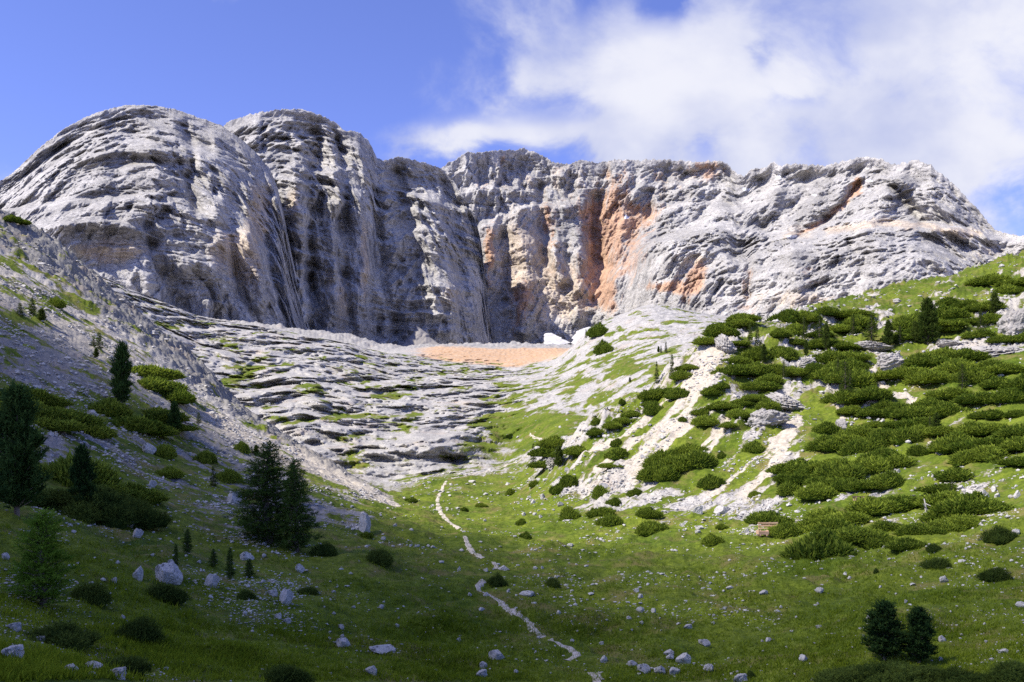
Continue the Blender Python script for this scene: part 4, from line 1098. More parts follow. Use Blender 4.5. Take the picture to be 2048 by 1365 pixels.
sh_rng = random.Random(8)
def shrub(px, py, wd, h, label, group=None, near=None, mat=None):
    p, D = ground(px, py - h * .12)
    near = (D < 62) if near is None else near
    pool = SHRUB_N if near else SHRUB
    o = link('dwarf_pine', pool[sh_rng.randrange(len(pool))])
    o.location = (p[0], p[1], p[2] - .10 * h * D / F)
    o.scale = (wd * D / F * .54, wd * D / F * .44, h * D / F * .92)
    o.rotation_euler = (0, 0, sh_rng.choice([0, 3.14]) + sh_rng.uniform(-.6, .6))
    return tag(o, label, 'shrub', group)
for a_ in [
    (995, 1178, 52, 36, 'round dark dwarf pine sitting on the footpath bend'), (1104, 1176, 40, 26, 'loose small dwarf pine in open meadow beside the footpath bend'),
    (757, 1130, 60, 38, 'dark dwarf pine in the shaded grass downhill of the long low bush'), (651, 1116, 74, 34, 'long low dwarf pine just downhill of the leaning larch'),
    (622, 1190, 58, 20, 'flat dwarf pine strip among white stones below the larches'), (487, 1204, 50, 30, 'spiky dwarf pine beside the large rounded boulders'),
    (315, 1204, 108, 46, 'dwarf pine crouching in front of the big split boulder'), (180, 1212, 92, 62, 'dark dwarf pine below the bright young larch'),
    (290, 1290, 120, 70, 'twiggy dark dwarf pine with bare grey stems'), (120, 1296, 170, 58, 'broad dark green mat of bushes above the near boulders'),
    (245, 1352, 130, 48, 'leafy low bush behind the rough white boulder'), (556, 1372, 124, 52, 'upright shrub cut by the bottom edge of the picture'),
    (1135, 1044, 54, 32, 'two-humped dwarf pine in front of the stony patch'), (1205, 1034, 62, 24, 'yellowish flat dwarf pine above its darker neighbour'), (1220, 1053, 58, 28, 'round dark dwarf pine just below the yellowish flat one'),
    (1231, 1014, 38, 20, 'small ragged dwarf pine above the yellowish flat bush'), (1297, 1034, 54, 24, 'sunny dwarf pine at the lower edge of the boulder field'), (1304, 1068, 70, 30, 'dark oblong dwarf pine alone on the sunny meadow'),
    (1423, 1090, 48, 24, 'ragged dwarf pine below three white boulders on the meadow'), (1052, 1080, 30, 18, 'small dark dwarf pine near the path where the meadow turns shady'), (1045, 1051, 26, 13, 'small low dwarf pine on the sunny knoll'),
    (1421, 976, 62, 28, 'dwarf pine at the foot of the white scree fan'), (1509, 906, 52, 28, 'dwarf pine beside the upper scree fan'), (1443, 918, 20, 15, 'small ragged dwarf pine in grass between the scree fans'),
    (1509, 995, 30, 15, 'small dwarf pine on the boulders under the scree fan'), (1272, 994, 34, 18, 'dwarf pine among stones under the steep thicket'), (1198, 996, 46, 26, 'greyish thin dwarf pine in the stony patch'),
    (1137, 976, 44, 30, 'dark dwarf pine clump below the pale crag by the path'), (1070, 974, 24, 15, 'little dwarf pine in the grass at the stony edge'), (1021, 992, 32, 16, 'low ragged dwarf pine on the sunny meadow slope'),
    (1115, 987, 32, 20, 'dwarf pine beside a white block in the stony patch'), (824, 1005, 28, 11, 'flat dwarf pine near the tip of the pale scree tongue'), (928, 1024, 20, 10, 'tiny dwarf pine just beside the upper footpath'),
    (962, 1015, 26, 11, 'flat dwarf pine on the knoll beyond the upper footpath'), (1308, 830, 46, 30, 'dwarf pine on the ridge below the spaced conifers'), (1355, 800, 50, 26, 'elongated dwarf pine at the head of the scree runs'),
    (1236, 898, 28, 18, 'small round dwarf pine between two scree runs'), (1243, 814, 16, 12, 'tiny dwarf pine above the ridge thicket end'), (1192, 850, 26, 16, 'small dwarf pine at the lower end of the ridge'),
    (1207, 708, 44, 28, 'dark dwarf pine patch alone on the far pale slabs'), (1198, 672, 46, 26, 'dwarf pine patch beside the snow at the edge of the slabs'), (1365, 845, 20, 12, 'small dwarf pine in the middle of the scree'),
    (1643, 1122, 158, 62, 'largest oblong dwarf pine at the shadow edge downhill of the bench'), (1999, 1088, 84, 34, 'dwarf pine with a white boulder at its end'), (1876, 1140, 64, 30, 'spiky loose dwarf pine on the shaded meadow'),
    (1866, 1106, 34, 20, 'small dark dwarf pine above the spiky loose one'), (2000, 1160, 74, 32, 'dark dwarf pine in shaded meadow at the picture edge'), (328, 916, 52, 32, 'dark dwarf pine beside a long white rock on the slope'),
    (411, 932, 42, 34, 'upright dark dwarf pine on the streaky slope'), (458, 970, 58, 34, 'dark dwarf pine just uphill of the long pale block'), (340, 956, 68, 22, 'pale green flat shrub on the slope above the white rock'),
    (483, 908, 36, 28, 'dwarf pine high on the flank near the pale scree'), (24, 446, 38, 14, 'dwarf pine on the skyline of the stony flank'), (50, 454, 28, 10, 'lower dwarf pine next to the one on the skyline'),
    (112, 616, 38, 22, 'dark dwarf pine beside the three saplings'), (1740, 1265, 16, 10, 'tiny sprig of pine alone on the meadow'), (1500, 1360, 30, 22, 'sprig of dwarf pine at the bottom edge beside a boulder'),
    (1752, 1150, 14, 14, 'tiny upright pine sprig in the shaded meadow'), (733, 1076, 28, 14, 'small dark bush at the foot of the white outcrop'), (1443, 1062, 30, 10, 'low bush strip beyond the white boulders on the meadow')]:
    shrub(*a_)

def inside(pt, poly):
    x, y = pt; c = False
    for (x0, y0), (x1, y1) in zip(poly, poly[1:] + poly[:1]):
        if (y0 > y) != (y1 > y) and x < (x1 - x0) * (y - y0) / (y1 - y0) + x0: c = not c
    return c
def thicket(polys, sp, wd, h, label, group, seed):
    sp, wd, h = sp * 1.62, wd * 2.25, h * 1.02
    r = random.Random(seed)
    done = []
    for poly in polys:
        xs = [p[0] for p in poly]; ys = [p[1] for p in poly]
        for _ in range(int((max(xs) - min(xs)) * (max(ys) - min(ys)) / sp ** 2 * 14) + 30):
            x, y = r.uniform(min(xs), max(xs)), r.uniform(min(ys), max(ys))
            if inside((x, y), poly) and all(((x - a_) ** 2 + ((y - b_) * 1.45) ** 2) > sp * sp for a_, b_ in done):
                done.append((x, y))
                k_ = r.uniform(.8, 1.3)
                shrub(x, y + h * .42, wd * k_, h * k_ * r.uniform(.65, 1.35), label, group, near=None)
    return len(done)
nT = 0
nT += thicket([[(1430, 660), (1478, 635), (1498, 640), (1490, 665), (1492, 690), (1455, 705), (1445, 690)],
         [(1534, 687), (1571, 642), (1628, 614), (1665, 614), (1731, 637), (1731, 658), (1707, 672), (1686, 665), (1677, 680), (1658, 672), (1651, 691), (1609, 687), (1592, 694), (1602, 712), (1576, 722), (1553, 729), (1529, 729), (1501, 724), (1501, 691)],
         [(1445, 740), (1454, 719), (1477, 710), (1487, 724), (1470, 738), (1473, 757), (1459, 757)], [(1501, 740), (1557, 733), (1602, 729), (1604, 759), (1590, 766), (1553, 755), (1555, 771), (1538, 773), (1517, 766)],
         [(1644, 700), (1677, 682), (1707, 719), (1674, 747), (1644, 764), (1628, 740)]], 19, 31, 19, 'dwarf pine bush in the thicket crowning the crag', 'dwarf pines crowning the crag', 1)
nT += thicket([[(1172, 871), (1256, 831), (1319, 776), (1392, 718), (1352, 765), (1322, 798), (1293, 823), (1234, 856)], [(1392, 710), (1414, 673), (1454, 637), (1498, 637), (1491, 648), (1447, 666), (1421, 681)]],
        16, 30, 17, 'dwarf pine bush in the long strip running down the ridge edge', 'dwarf pines along the ridge edge', 2)
nT += thicket([[(1385, 867), (1396, 827), (1436, 772), (1454, 761), (1447, 812), (1421, 849)], [(1513, 773), (1527, 766), (1510, 794), (1487, 825), (1478, 851), (1454, 848), (1459, 825), (1487, 801)], [(1517, 808), (1527, 792), (1548, 790), (1557, 804), (1555, 820), (1538, 818)]],
        16, 28, 18, 'dwarf pine bush growing in a strip between the pale crag faces', 'dwarf pines between the crag faces', 3)
nT += thicket([[(1290, 955), (1315, 922), (1366, 882), (1406, 904), (1405, 922), (1388, 938), (1359, 952)]], 18, 34, 24, 'dwarf pine bush of the big wedge between the two scree fans', 'dwarf pines of the wedge', 4)
nT += thicket([[(1670, 759), (1679, 729), (1705, 724), (1728, 764), (1760, 788), (1778, 801), (1852, 830), (1887, 858), (1873, 882), (1845, 882), (1838, 910), (1781, 934), (1746, 935), (1746, 893), (1711, 854), (1693, 819), (1672, 798)]],
        19, 35, 23, 'dwarf pine bush of the big diagonal thicket below the pale slab', 'dwarf pines of the diagonal thicket', 5)
nT += thicket([[(1620, 872), (1655, 837), (1690, 858), (1686, 882), (1655, 907), (1630, 900)], [(1665, 917), (1711, 875), (1753, 896), (1760, 928), (1711, 956), (1711, 974), (1641, 985), (1606, 985), (1560, 980), (1550, 970), (1584, 942), (1606, 925), (1658, 932)],
         [(1718, 977), (1746, 949), (1792, 953), (1795, 974), (1753, 985), (1725, 985)]], 20, 38, 25, 'dwarf pine bush in the clumps beside the white scree fan', 'dwarf pines beside the scree fan', 6)
nT += thicket([[(1792, 692), (1799, 654), (1845, 622), (1869, 640), (1876, 618), (1982, 583), (1985, 562), (2060, 559), (2060, 587), (2006, 590), (2006, 625), (1992, 636), (1999, 661), (2060, 668), (2060, 678), (1985, 678), (1957, 682), (1922, 671), (1887, 671), (1869, 661), (1852, 689), (1817, 696)]],
        20, 36, 20, 'dwarf pine bush in the band above the grey rock ledge', 'dwarf pines above the rock ledge', 7)
nT += thicket([[(1788, 759), (1824, 710), (1880, 686), (1922, 707), (2006, 717), (2020, 735), (2020, 752), (2060, 759), (2060, 925), (1957, 920), (1880, 922), (1908, 900), (1901, 872), (1940, 850), (1992, 836), (1964, 819), (1968, 798), (1936, 801), (1922, 822), (1869, 826), (1848, 822), (1862, 798), (1894, 784), (1845, 777), (1862, 749), (1845, 735)]],
        22, 42, 25, 'dwarf pine bush of the wide green mass below the rock ledge', 'dwarf pines below the rock ledge', 8)
nT += thicket([[(1562, 1067), (1603, 1036), (1661, 1009), (1743, 1012), (1763, 1036), (1688, 1066), (1641, 1064), (1593, 1066)], [(1660, 1056), (1709, 1029), (1763, 1050), (1850, 1043), (1856, 1080), (1808, 1092), (1740, 1082), (1692, 1070)],
         [(1767, 1012), (1811, 999), (1903, 999), (1913, 1016), (2023, 1008), (2020, 1030), (1961, 1036), (1893, 1058), (1862, 1058), (1855, 1036), (1808, 1030)], [(1494, 1047), (1515, 1035), (1556, 1020), (1558, 1030), (1530, 1046)],
         [(1838, 977), (1859, 958), (1873, 948), (1930, 944), (1932, 956), (1904, 974), (1904, 988), (1842, 988)]], 24, 48, 27, 'dwarf pine bush in the low mounds beside the bench', 'dwarf pines beside the bench', 9)
nT += thicket([[(1073, 917), (1110, 893), (1160, 895), (1160, 909), (1128, 911), (1095, 929)], [(1196, 939), (1220, 912), (1256, 910), (1220, 940)]], 15, 28, 17, 'dwarf pine bush of the dark patch beside the upper path', 'dwarf pines beside the upper path', 10)
nT += thicket([[(274, 744), (302, 742), (337, 767), (350, 796), (330, 793), (295, 770)], [(0, 775), (63, 795), (102, 819), (158, 837), (204, 867), (197, 878), (141, 865), (70, 838), (0, 814)], [(210, 826), (246, 820), (305, 856), (303, 878), (246, 875)], [(290, 837), (316, 834), (358, 858), (358, 868), (309, 865)]],
        22, 44, 25, 'dark dwarf pine bush in the low mats around the fallen log', 'dwarf pines around the fallen log', 11)
nT += thicket([[(60, 975), (110, 955), (132, 958), (189, 965), (242, 970), (286, 993), (284, 1020), (264, 1032), (198, 1034), (110, 1013), (0, 1020), (0, 980)]], 24, 62, 46, 'blackish dwarf pine bush of the dense shaded thicket behind the slim pine', 'dwarf pines of the shaded thicket', 12)
nT += thicket([[(1668, 1362), (1700, 1345), (1780, 1338), (1860, 1336), (1960, 1340), (2030, 1362), (2030, 1385), (1668, 1385)]], 30, 72, 46, 'dwarf pine bush of the thicket at the bottom edge under the two pines', 'dwarf pines under the two pines', 13)

# ------------------------------------------------------------------ rocks
def rock_mesh(seed, cuts=9, rough=.10, ico=ICO5, slab=False):
    r = np.random.RandomState(seed)
    V = ico[0].copy()
    for i in range(cuts):
        n = unit(r.normal(size=3)); d = (.40 if slab else .46) + .36 * r.rand()
        s = V @ n - d
        V -= np.where(s > 0, s, 0)[:, None] * n * .92
    x, y, z = V.T
    V = V * (1 + rough * 1.5 * fbm(x + seed, y, z, 1.6, 3, seed, .55)[:, None] + rough * .8 * fbm(x, y + seed, z, 5.0, 3, seed + 3, .6, 'b')[:, None])
    if slab:
        for q_ in range(5):
            n = unit(r.normal(size=3)) if q_ else np.array([.25, .1, .95])
            s_ = V @ n * (2.6 + 1.2 * q_) + .5 * fbm(x, y, z, 1.5, 3, seed + q_)
            V = V * (1 + (.10 if q_ else .13) * (terr(s_, 7) - s_))[:, None]
        s_ = (V[:, 2] + .35 * V[:, 0] + .25 * fbm(x, y, z, 2, 2, seed)) * 3.5
        V[:, :2] *= (1 + .08 * (terr(s_, 6) - s_))[:, None]
    V[:, 2] -= V[:, 2].min(); V /= np.abs(V[:, :2]).max(); V[:, 2] /= V[:, 2].max()
    return mesh_from('boulder', V, ico[1], CRAGM if slab else ROCK, False)
ROCKS = [rock_mesh(60 + i, 7 + i % 5, .09 + .02 * (i % 3)) for i in range(8)]
CRAGS = [rock_mesh(80 + i, 18, .12, ICO6, True) for i in range(5)]
rk = random.Random(4)
def boulder(px, py, wd, h, label, group=None, name='boulder', pool=ROCKS, cat='boulder', rot=None):
    p, D = ground(px, py)
    o = link(name, pool[rk.randrange(len(pool))])
    o.location = (p[0], p[1] + wd * D / F * .2, p[2] - (.42 if name == 'rock_outcrop' else .40) * h * D / F)
    o.scale = (wd * D / F * .5, wd * D / F * rk.uniform(.36, .5) * (1.5 if name == 'rock_outcrop' else 1), h * D / F * (1.45 if name == 'rock_outcrop' else 1.38))
    o.rotation_euler = (rk.uniform(-.12, .12), rk.uniform(-.15, .15), rk.uniform(-.5, .5) if rot is None else rot)
    return tag(o, label, cat, group)
HAND = []
for a_ in [
    (332, 1168, 64, 42, 'biggest split grey boulder with a dwarf pine in front'), (273, 1160, 24, 30, 'ragged upright rock half sunk in turf beside the split boulder'), (339, 1136, 16, 16, 'small pointed stone perched behind the split boulder'),
    (419, 1172, 36, 24, 'rounded grey boulder with a dark cleft, uphill of the spiky shrub'), (569, 1206, 36, 28, 'grey boulder with a flat top among white stones below the larches'), (542, 1194, 26, 12, 'flat white stone leaning on the flat-topped boulder'),
    (490, 1122, 34, 16, 'long flat white stone above the row of saplings'), (271, 1078, 28, 18, 'white wedge boulder in the shaded grass below the thicket'), (256, 1056, 22, 20, 'dark hollow-faced rock against the foot of the thicket'),
    (468, 1008, 38, 26, 'long pale block lying askew uphill of the broad larch'), (302, 976, 22, 16, 'white boulder on the slope right of the dense shaded thicket'), (182, 834, 24, 14, 'pale boulder just below the fallen log'),
    (296, 906, 32, 20, 'long white rock on the slope beside a dark bush'), (118, 826, 36, 24, 'broken white rock above the low dark mats'), (10, 1120, 20, 14, 'white wedge rock at the edge beside the young larch'),
    (18, 1320, 46, 32, 'large speckled rounded boulder at the lower corner'), (24, 1262, 28, 16, 'pale oblong boulder in the grass above the speckled one'), (80, 1284, 18, 10, 'small flat stone in grass beside the dark bushes'),
    (140, 1346, 28, 16, 'bluish low boulder in the row at the bottom edge'), (182, 1340, 42, 16, 'long white dome of rock in the row at the bottom edge'), (231, 1364, 48, 24, 'rough knobbly white boulder at the bottom edge'), (182, 1364, 18, 12, 'small pale stone between the dome and the knobbly boulder'),
    (598, 1144, 22, 16, 'squarish white stone below the leaning larch'), (739, 1352, 36, 20, 'pale flat-sided boulder near the bottom edge of the meadow'), (684, 1296, 32, 18, 'triangular grey boulder above the flat white ledge'),
    (762, 1308, 58, 15, 'flat white ledge of rock flush with the turf'), (992, 1322, 36, 20, 'mossy pale boulder with a dark hollow in the lower meadow'), (966, 1340, 20, 14, 'small pale boulder under the mossy one'), (962, 1355, 26, 14, 'low pale stone at the foot of a small boulder'),
    (1209, 1328, 17, 16, 'upright grey boulder beside the end of the footpath'), (1265, 1334, 26, 11, 'flat boulder behind the tilted block'), (1287, 1348, 28, 20, 'tilted pale block next to the flat boulder'), (1322, 1350, 28, 16, 'pale low boulder, first of a pair at the bottom'),
    (1348, 1352, 32, 14, 'layered low boulder, second of a pair at the bottom'), (1339, 1312, 24, 13, 'dark topped flat boulder above the cracked one'), (1343, 1320, 18, 10, 'small pale stone under the dark topped boulder'), (1369, 1328, 34, 21, 'cracked grey boulder broken in three'),
    (1408, 1292, 26, 13, 'pale domed boulder with a tapered tail'), (1375, 1258, 20, 9, 'low dark faced boulder in mid meadow'), (1281, 1225, 18, 11, 'dark rounded boulder on a patch of gravel'), (1308, 1228, 14, 9, 'white stone next to the dark boulder on gravel'),
    (1529, 1190, 20, 9, 'white flat boulder with a dark spot in the meadow'), (1641, 1190, 18, 12, 'pale double stone in the shaded meadow'), (1420, 1345, 22, 16, 'dark split rock low in the meadow'), (1480, 1364, 32, 16, 'pale boulder at the bottom edge beside a pine sprig'),
    (1608, 1324, 22, 12, 'pale spotted boulder in the low meadow'), (1743, 1240, 18, 10, 'white wedge behind the bushy pine'), (1885, 1284, 18, 12, 'white stone with dark cracks beside the cone-shaped pine'), (2010, 1308, 22, 9, 'white flat stone in the scatter by the picture edge'),
    (2044, 1216, 20, 12, 'pale pointed boulder cut by the picture edge'), (1891, 1166, 20, 13, 'boulder with a dark arch-like hollow'), (1775, 1054, 22, 15, 'bright round boulder on the bush mound'), (1774, 1020, 12, 8, 'small white stone above the bright round boulder'),
    (2035, 1072, 18, 12, 'white boulder poking out of a bush end'), (1494, 1068, 11, 10, 'grey boulder beside the bench'), (1085, 1140, 8, 6, 'small white stone on the meadow near the loose bush'), (1008, 1142, 28, 9, 'flat grey boulder behind the bush on the path'),
    (972, 1145, 12, 7, 'grey stone at the path behind the bush'), (918, 1142, 9, 8, 'small grey stone in grass left of the bush on the path'), (1141, 1094, 14, 7, 'squarish grey block in the sunny meadow'), (973, 1194, 16, 8, 'grey slab lying on the path bend'),
    (962, 1222, 15, 6, 'oval pale stone below the path bend'), (763, 1222, 12, 9, 'white cone-shaped stone on shaded turf'), (1055, 1196, 32, 11, 'row of grey stones beside the path'), (730, 1066, 34, 40, 'white craggy outcrop in turf right of the larches'),
    (767, 1082, 11, 9, 'white stone beside the craggy outcrop'), (789, 1054, 9, 7, 'round white stone on the green knoll'), (1365, 1056, 12, 8, 'white boulder, upper of three on the sunny meadow'), (1400, 1060, 22, 7, 'long white boulder beside the upper one on the meadow'), (1396, 1069, 14, 6, 'flat white stone below the long white boulder'),
    (1446, 1030, 46, 16, 'long layered pale boulder under the scree fan'), (1395, 1028, 22, 18, 'pale blocky boulder at the lower lip of the boulder field'), (1085, 1000, 16, 12, 'grey upright block in the stony patch'), (1067, 1008, 12, 8, 'bright white block at the edge of the stony patch'),
    (1208, 978, 20, 12, 'grey rock behind the thin bush in the stony patch'), (1971, 998, 24, 18, 'big domed white boulder in the boulder field'), (1990, 984, 14, 12, 'blocky white boulder behind the domed one'), (1996, 996, 12, 9, 'white boulder right beside the domed one'), (2036, 996, 16, 15, 'double white boulder standing apart from the field'),
    (1922, 980, 16, 9, 'white boulder at the near edge of the boulder field'), (1934, 996, 14, 8, 'low white boulder under the boulder field'), (2023, 997, 11, 7, 'small white boulder beside the double one'), (1850, 1006, 16, 7, 'low white stone in front of the light green larch')]:
    boulder(*a_); HAND.append(a_[:2])
for a_ in [(1530, 852, 104, 34, 'grey fractured crag face under the strip of bushes'), (1572, 818, 92, 28, 'buff crag with overhanging lip below the thicket'), (1448, 708, 44, 34, 'pale crag nose on the ridge beside the bush strip'),
           (1745, 702, 84, 22, 'thin tilted white slab below the conifers'), (1790, 744, 80, 40, 'broad smooth grey slab under the biggest conifer'), (1618, 738, 50, 24, 'pale crag in a gap of the crowning thicket'),
           (2044, 668, 96, 52, 'banded grey cliff at the picture edge'), (1985, 712, 150, 24, 'long layered ledge with a dark undercut'), (1905, 692, 70, 14, 'thin end of the layered ledge among bushes'), (1688, 864, 24, 24, 'grey rock in the pale gully'),
           (1105, 940, 44, 24, 'pinkish pale crag under the dark bush by the upper path'), (1795, 608, 30, 12, 'white rock in the high pasture')]:
    boulder(a_[0], a_[1], a_[2], a_[3], a_[4], None, 'rock_outcrop', CRAGS, 'rock outcrop', rk.uniform(-.3, .3))
n_auto = 0
regions = [((1040, 900, 1560, 1045), 70, 'white block in the stony field at the foot of the scree', 'blocks at the foot of the scree', (5, 15)), ((1700, 935, 2048, 1005), 45, 'white block in the boulder field above the low mounds', 'blocks of the upper boulder field', (5, 13)),
           ((640, 1180, 1640, 1365), 55, 'small grey-white stone lying loose in the shaded meadow', 'stones in the shaded meadow', (6, 15)), ((100, 780, 620, 1250), 50, 'small white stone on the shaded flank around the larches', 'stones on the shaded flank', (6, 17)), ((1640, 1110, 2048, 1330), 18, 'small white stone in the meadow below the low mounds', 'stones below the low mounds', (5, 13))]
for (x0, y0, x1, y1), n, lab, grp, (a0, a1) in regions:
    m_ = 0; tries = 0
    while m_ < n and tries < 4000:
        tries += 1
        x, y = rk.uniform(x0, x1), rk.uniform(y0, y1)
        if any(abs(x - hx) < 22 and abs(y - hy) < 16 for hx, hy in HAND): continue
        g, u = grassy(x, y)
        if grp.startswith('blocks') and (g > .8 or u > 6.6) and rk.random() < .85: continue
        w_ = a0 + (a1 - a0) * rk.random() ** 2.2
        boulder(x, y, w_, w_ * rk.uniform(.4, .75), lab, grp); m_ += 1

# loose stones too many to count, and the tufts of the near turf
def scatter_points(n, x0, x1, y0, y1, fn, seed, clump=False):
    r = np.random.RandomState(seed); out = []
    cidx = np.interp(np.arange(x0, x1 + 1), GPX, np.arange(len(GPX))).round().astype(int)
    while len(out) < n:
        x, y = r.uniform(x0, x1), r.uniform(y0, y1)
        c = cidx[int(x - x0)]
        q = min(max(int(np.searchsorted(-GPYMIN[:, c], -y)), 1), len(GD) - 1)
        if r.rand() < fn(x, y, GG[q, c], GU[q, c]) * (GCL[q, c] if clump else 1):
            D = GD[q, c]; out.append(((x - CX) / F * D, D, GZ[q, c], D))
    return np.array(out), r
def stone_prob(x, y, g, u):
    if u > 9.2: return 0
    if u > 8: return .06
    if u > 6.1 and x < 800: return .25
    return (.10 + .9 * max(0, min(1, (1.02 - g) * 1.6))) * (.45 if (x > 1150 and u > 5) else 1)
def make_stones():
    P, r = scatter_points(21000, -40, 2088, 440, 1364, stone_prob, 31, True)
    n = len(P)
    size = (1.1 + 3.2 * r.rand(n) ** 4.0 + 3.5 * (r.rand(n) > .985)) * P[:, 3] / F * np.clip(P[:, 3] / 60, .75, 1.0)
    ic, fc = ICO1
    V = ic[None] * (1 + .35 * r.normal(size=(n, len(ic), 1)).clip(-1, 1)) * (size[:, None] * np.stack([.8 + .6 * r.rand(n), .7 + .5 * r.rand(n), .35 + .45 * r.rand(n)], -1))[:, None]
    a = r.rand(n) * 6.283; ca, sa = np.cos(a)[:, None], np.sin(a)[:, None]
    V = np.stack([V[..., 0] * ca - V[..., 1] * sa, V[..., 0] * sa + V[..., 1] * ca, V[..., 2]], -1)
    V += P[:, None, :3] + np.array([0, 0, .15]) * size[:, None, None]
    Fc = (fc[None] + (np.arange(n) * len(ic))[:, None, None]).reshape(-1, 3)
    o = link('loose_stones', mesh_from('loose_stones', V.reshape(-1, 3), Fc, ROCK, False))
    tag(o, kind='stuff')
make_stones()
def make_grass():
    P, r = scatter_points(52000, -30, 2078, 1020, 1364, lambda x, y, g, u: max(0, (g - .55) * 2) * (.25 + .75 * (y - 1020) / 344), 33)
    n = len(P); B = 4
    base = np.repeat(P[:, :3], B, 0) + r.normal(size=(n * B, 3)) * np.array([.10, .10, 0])
    h = (.045 + .085 * r.rand(n * B)) * np.repeat(.7 + .8 * r.rand(n), B)
    pn = np.repeat(fbm(P[:, 0], P[:, 1], P[:, 1] * 0, 1 / 6, 3, 1300), B)
    h = h * np.clip(1 + 1.6 * pn, .35, 2.2)
    lean = r.normal(size=(n * B, 2)) * .55
    az = r.rand(n * B) * 6.283
    w_ = .010 + .014 * r.rand(n * B)
    wv = np.stack([np.cos(az), np.sin(az), np.zeros(n * B)], -1) * w_[:, None]
    tip = base + np.concatenate([lean * h[:, None], h[:, None]], 1)
    base[:, 2] -= .03
    V = np.stack([base - wv, tip, base + wv], 1).reshape(-1, 3)
    T = np.repeat(np.clip(np.repeat(.45 + .25 * r.normal(size=n), B) + .15 * r.normal(size=n * B) - .8 * pn, 0, 1), 3)
    o = link('grass', mesh_from('grass', V, np.arange(len(V)).reshape(-1, 3), BLADE, False, np.stack([T, T, T, T * 0 + 1], -1), 'tint'))
    tag(o, kind='stuff')
make_grass()

# ------------------------------------------------------------------ timber things
def box_mesh(name, boxes, mat, bev=.012):
    bm = bmesh.new()
    for (cx_, cy_, cz_, sx_, sy_, sz_, *rot) in boxes:
        res = bmesh.ops.create_cube(bm, size=1.0)
        vs = res['verts']
        from mathutils import Matrix
        M = Matrix.Translation((cx_, cy_, cz_)) @ (Matrix.Rotation(rot[0], 4, rot[1]) if rot else Matrix.Identity(4)) @ Matrix.Diagonal((sx_, sy_, sz_, 1))
        bmesh.ops.transform(bm, matrix=M, verts=vs)
    bmesh.ops.bevel(bm, geom=list(bm.edges), offset=bev, segments=1, affect='EDGES')
    me = bpy.data.meshes.new(name)
    bm.to_mesh(me); bm.free()
    me.materials.append(mat)
    return me
def holder(name, px, py, rz, label, cat):
    p, D = ground(px, py)
    o = bpy.data.objects.new(name, None)
    COL.objects.link(o)
    o.location = p; o.rotation_euler = (0, 0, rz)
    return tag(o, label, cat), D / F
b, s = holder('bench', 1538, 1069, .10, 'pale timber bench with two back rails at the meadow edge', 'bench')
L_ = 42 * s
link('seat', box_mesh('seat', [(0, -.12, .45, L_, .16, .05), (0, .07, .45, L_, .16, .05)], WOOD), b)
link('backrest', box_mesh('backrest', [(0, .22, .88, L_, .04, .14), (0, .21, .66, L_, .04, .14)], WOOD), b)
for q in (-.44, .06, .46):
    link('leg', box_mesh('leg', [(q * L_, .245, .44, .09, .06, 1.04), (q * L_, -.14, .19, .09, .09, .46), (q * L_, .04, .395, .07, .34, .06)], WOOD), b)
b, s = holder('water_trough', 1525, 1073, .12, 'reddish timber trough standing on the grass in front of the bench', 'trough')
L_ = 22 * s
link('side_board', box_mesh('side_board', [(0, -.26, .26, L_, .05, .28)], RUSTWOOD), b)
link('side_board', box_mesh('side_board', [(0, .26, .26, L_, .05, .28)], RUSTWOOD), b)
link('end_board', box_mesh('end_board', [(-L_ / 2 + .03, 0, .31, .05, .47, .34)], RUSTWOOD), b)
link('end_board', box_mesh('end_board', [(L_ / 2 - .03, 0, .31, .05, .47, .34)], RUSTWOOD), b)
link('floor_board', box_mesh('floor_board', [(0, 0, .17, L_ - .12, .46, .05)], RUSTWOOD), b)
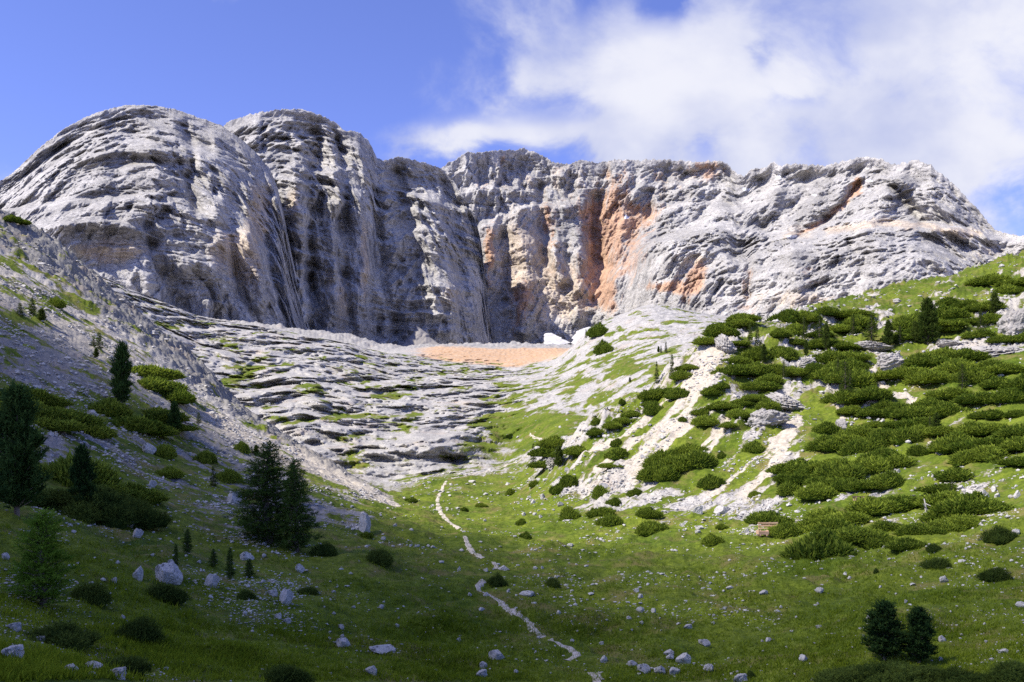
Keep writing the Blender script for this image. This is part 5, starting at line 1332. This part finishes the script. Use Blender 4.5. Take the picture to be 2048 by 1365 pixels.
link('support', box_mesh('support', [(-L_ * .3, 0, .06, .12, .6, .14), (L_ * .3, 0, .06, .12, .6, .14)], RUSTWOOD), b)
b, s = holder('picnic_table', 1717, 1011, .05, 'small timber table with a dark top among white boulders', 'table')
L_ = 23 * s
link('table_top', box_mesh('table_top', [(0, d_, .76, L_, .17, .05) for d_ in (-.27, -.09, .09, .27)], DARKWOOD), b)
for q in (-.32, .32):
    link('leg', box_mesh('leg', [(q * L_, -.22, .36, .10, .08, .80, .35, 'X'), (q * L_, .22, .36, .10, .08, .80, -.35, 'X'), (q * L_, 0, .68, .08, .60, .09)], RUSTWOOD), b)
def deadwood(name, pts_px, rad, label, stubs, seed, upright=False):
    r = np.random.RandomState(seed)
    if upright:
        (x0, y0), (x1, y1) = pts_px
        p, D = ground(x0, y0)
        q = np.array([(x1 - CX) / F * D, D + .1, p[2] + (y0 - y1) * D / F])
        pts = [p - np.array([0, 0, .3])] + [p + (q - p) * t + r.normal(size=3) * .03 for t in (.25, .5, .75, 1)]
    else:
        pts = [ground(x, y)[0] + np.array([0, 0, rad * 1.1]) for x, y in pts_px]
    n = len(pts)
    rads = [rad * (1 - .75 * i / (n - 1)) for i in range(n)]
    V, q4, t3 = tube(pts, rads, 8)
    vs, qs, ts, o = [V], [q4], [t3], len(V)
    for i in range(stubs):
        a_ = pts[1 + i % (n - 2)] if n > 2 else pts[0]
        d = unit(r.normal(size=3) + np.array([0, 0, .6]))
        a, b_, c = tube([a_, a_ + d * rad * 3, a_ + d * rad * 5], [rad * .35, rad * .22, rad * .05], 5)
        vs.append(a); qs.append(b_ + o); ts.append(c + o); o += len(a)
    tag(link(name, mesh_from(name, np.concatenate(vs), [np.concatenate(qs), np.concatenate(ts)], DEADWOOD, True)), label, 'dead wood')
deadwood('dead_tree', [(1858, 1037), (1849, 1000)], .13, 'bleached leaning dead trunk rising from low bushes', 5, 3, True)
deadwood('fallen_log', [(258, 813), (246, 812), (225, 816), (205, 820), (186, 822)], .16, 'bleached fallen log lying across the slope under the lone pine', 4, 6)
print('THICKET', nT, 'TOTAL', len(bpy.data.objects))
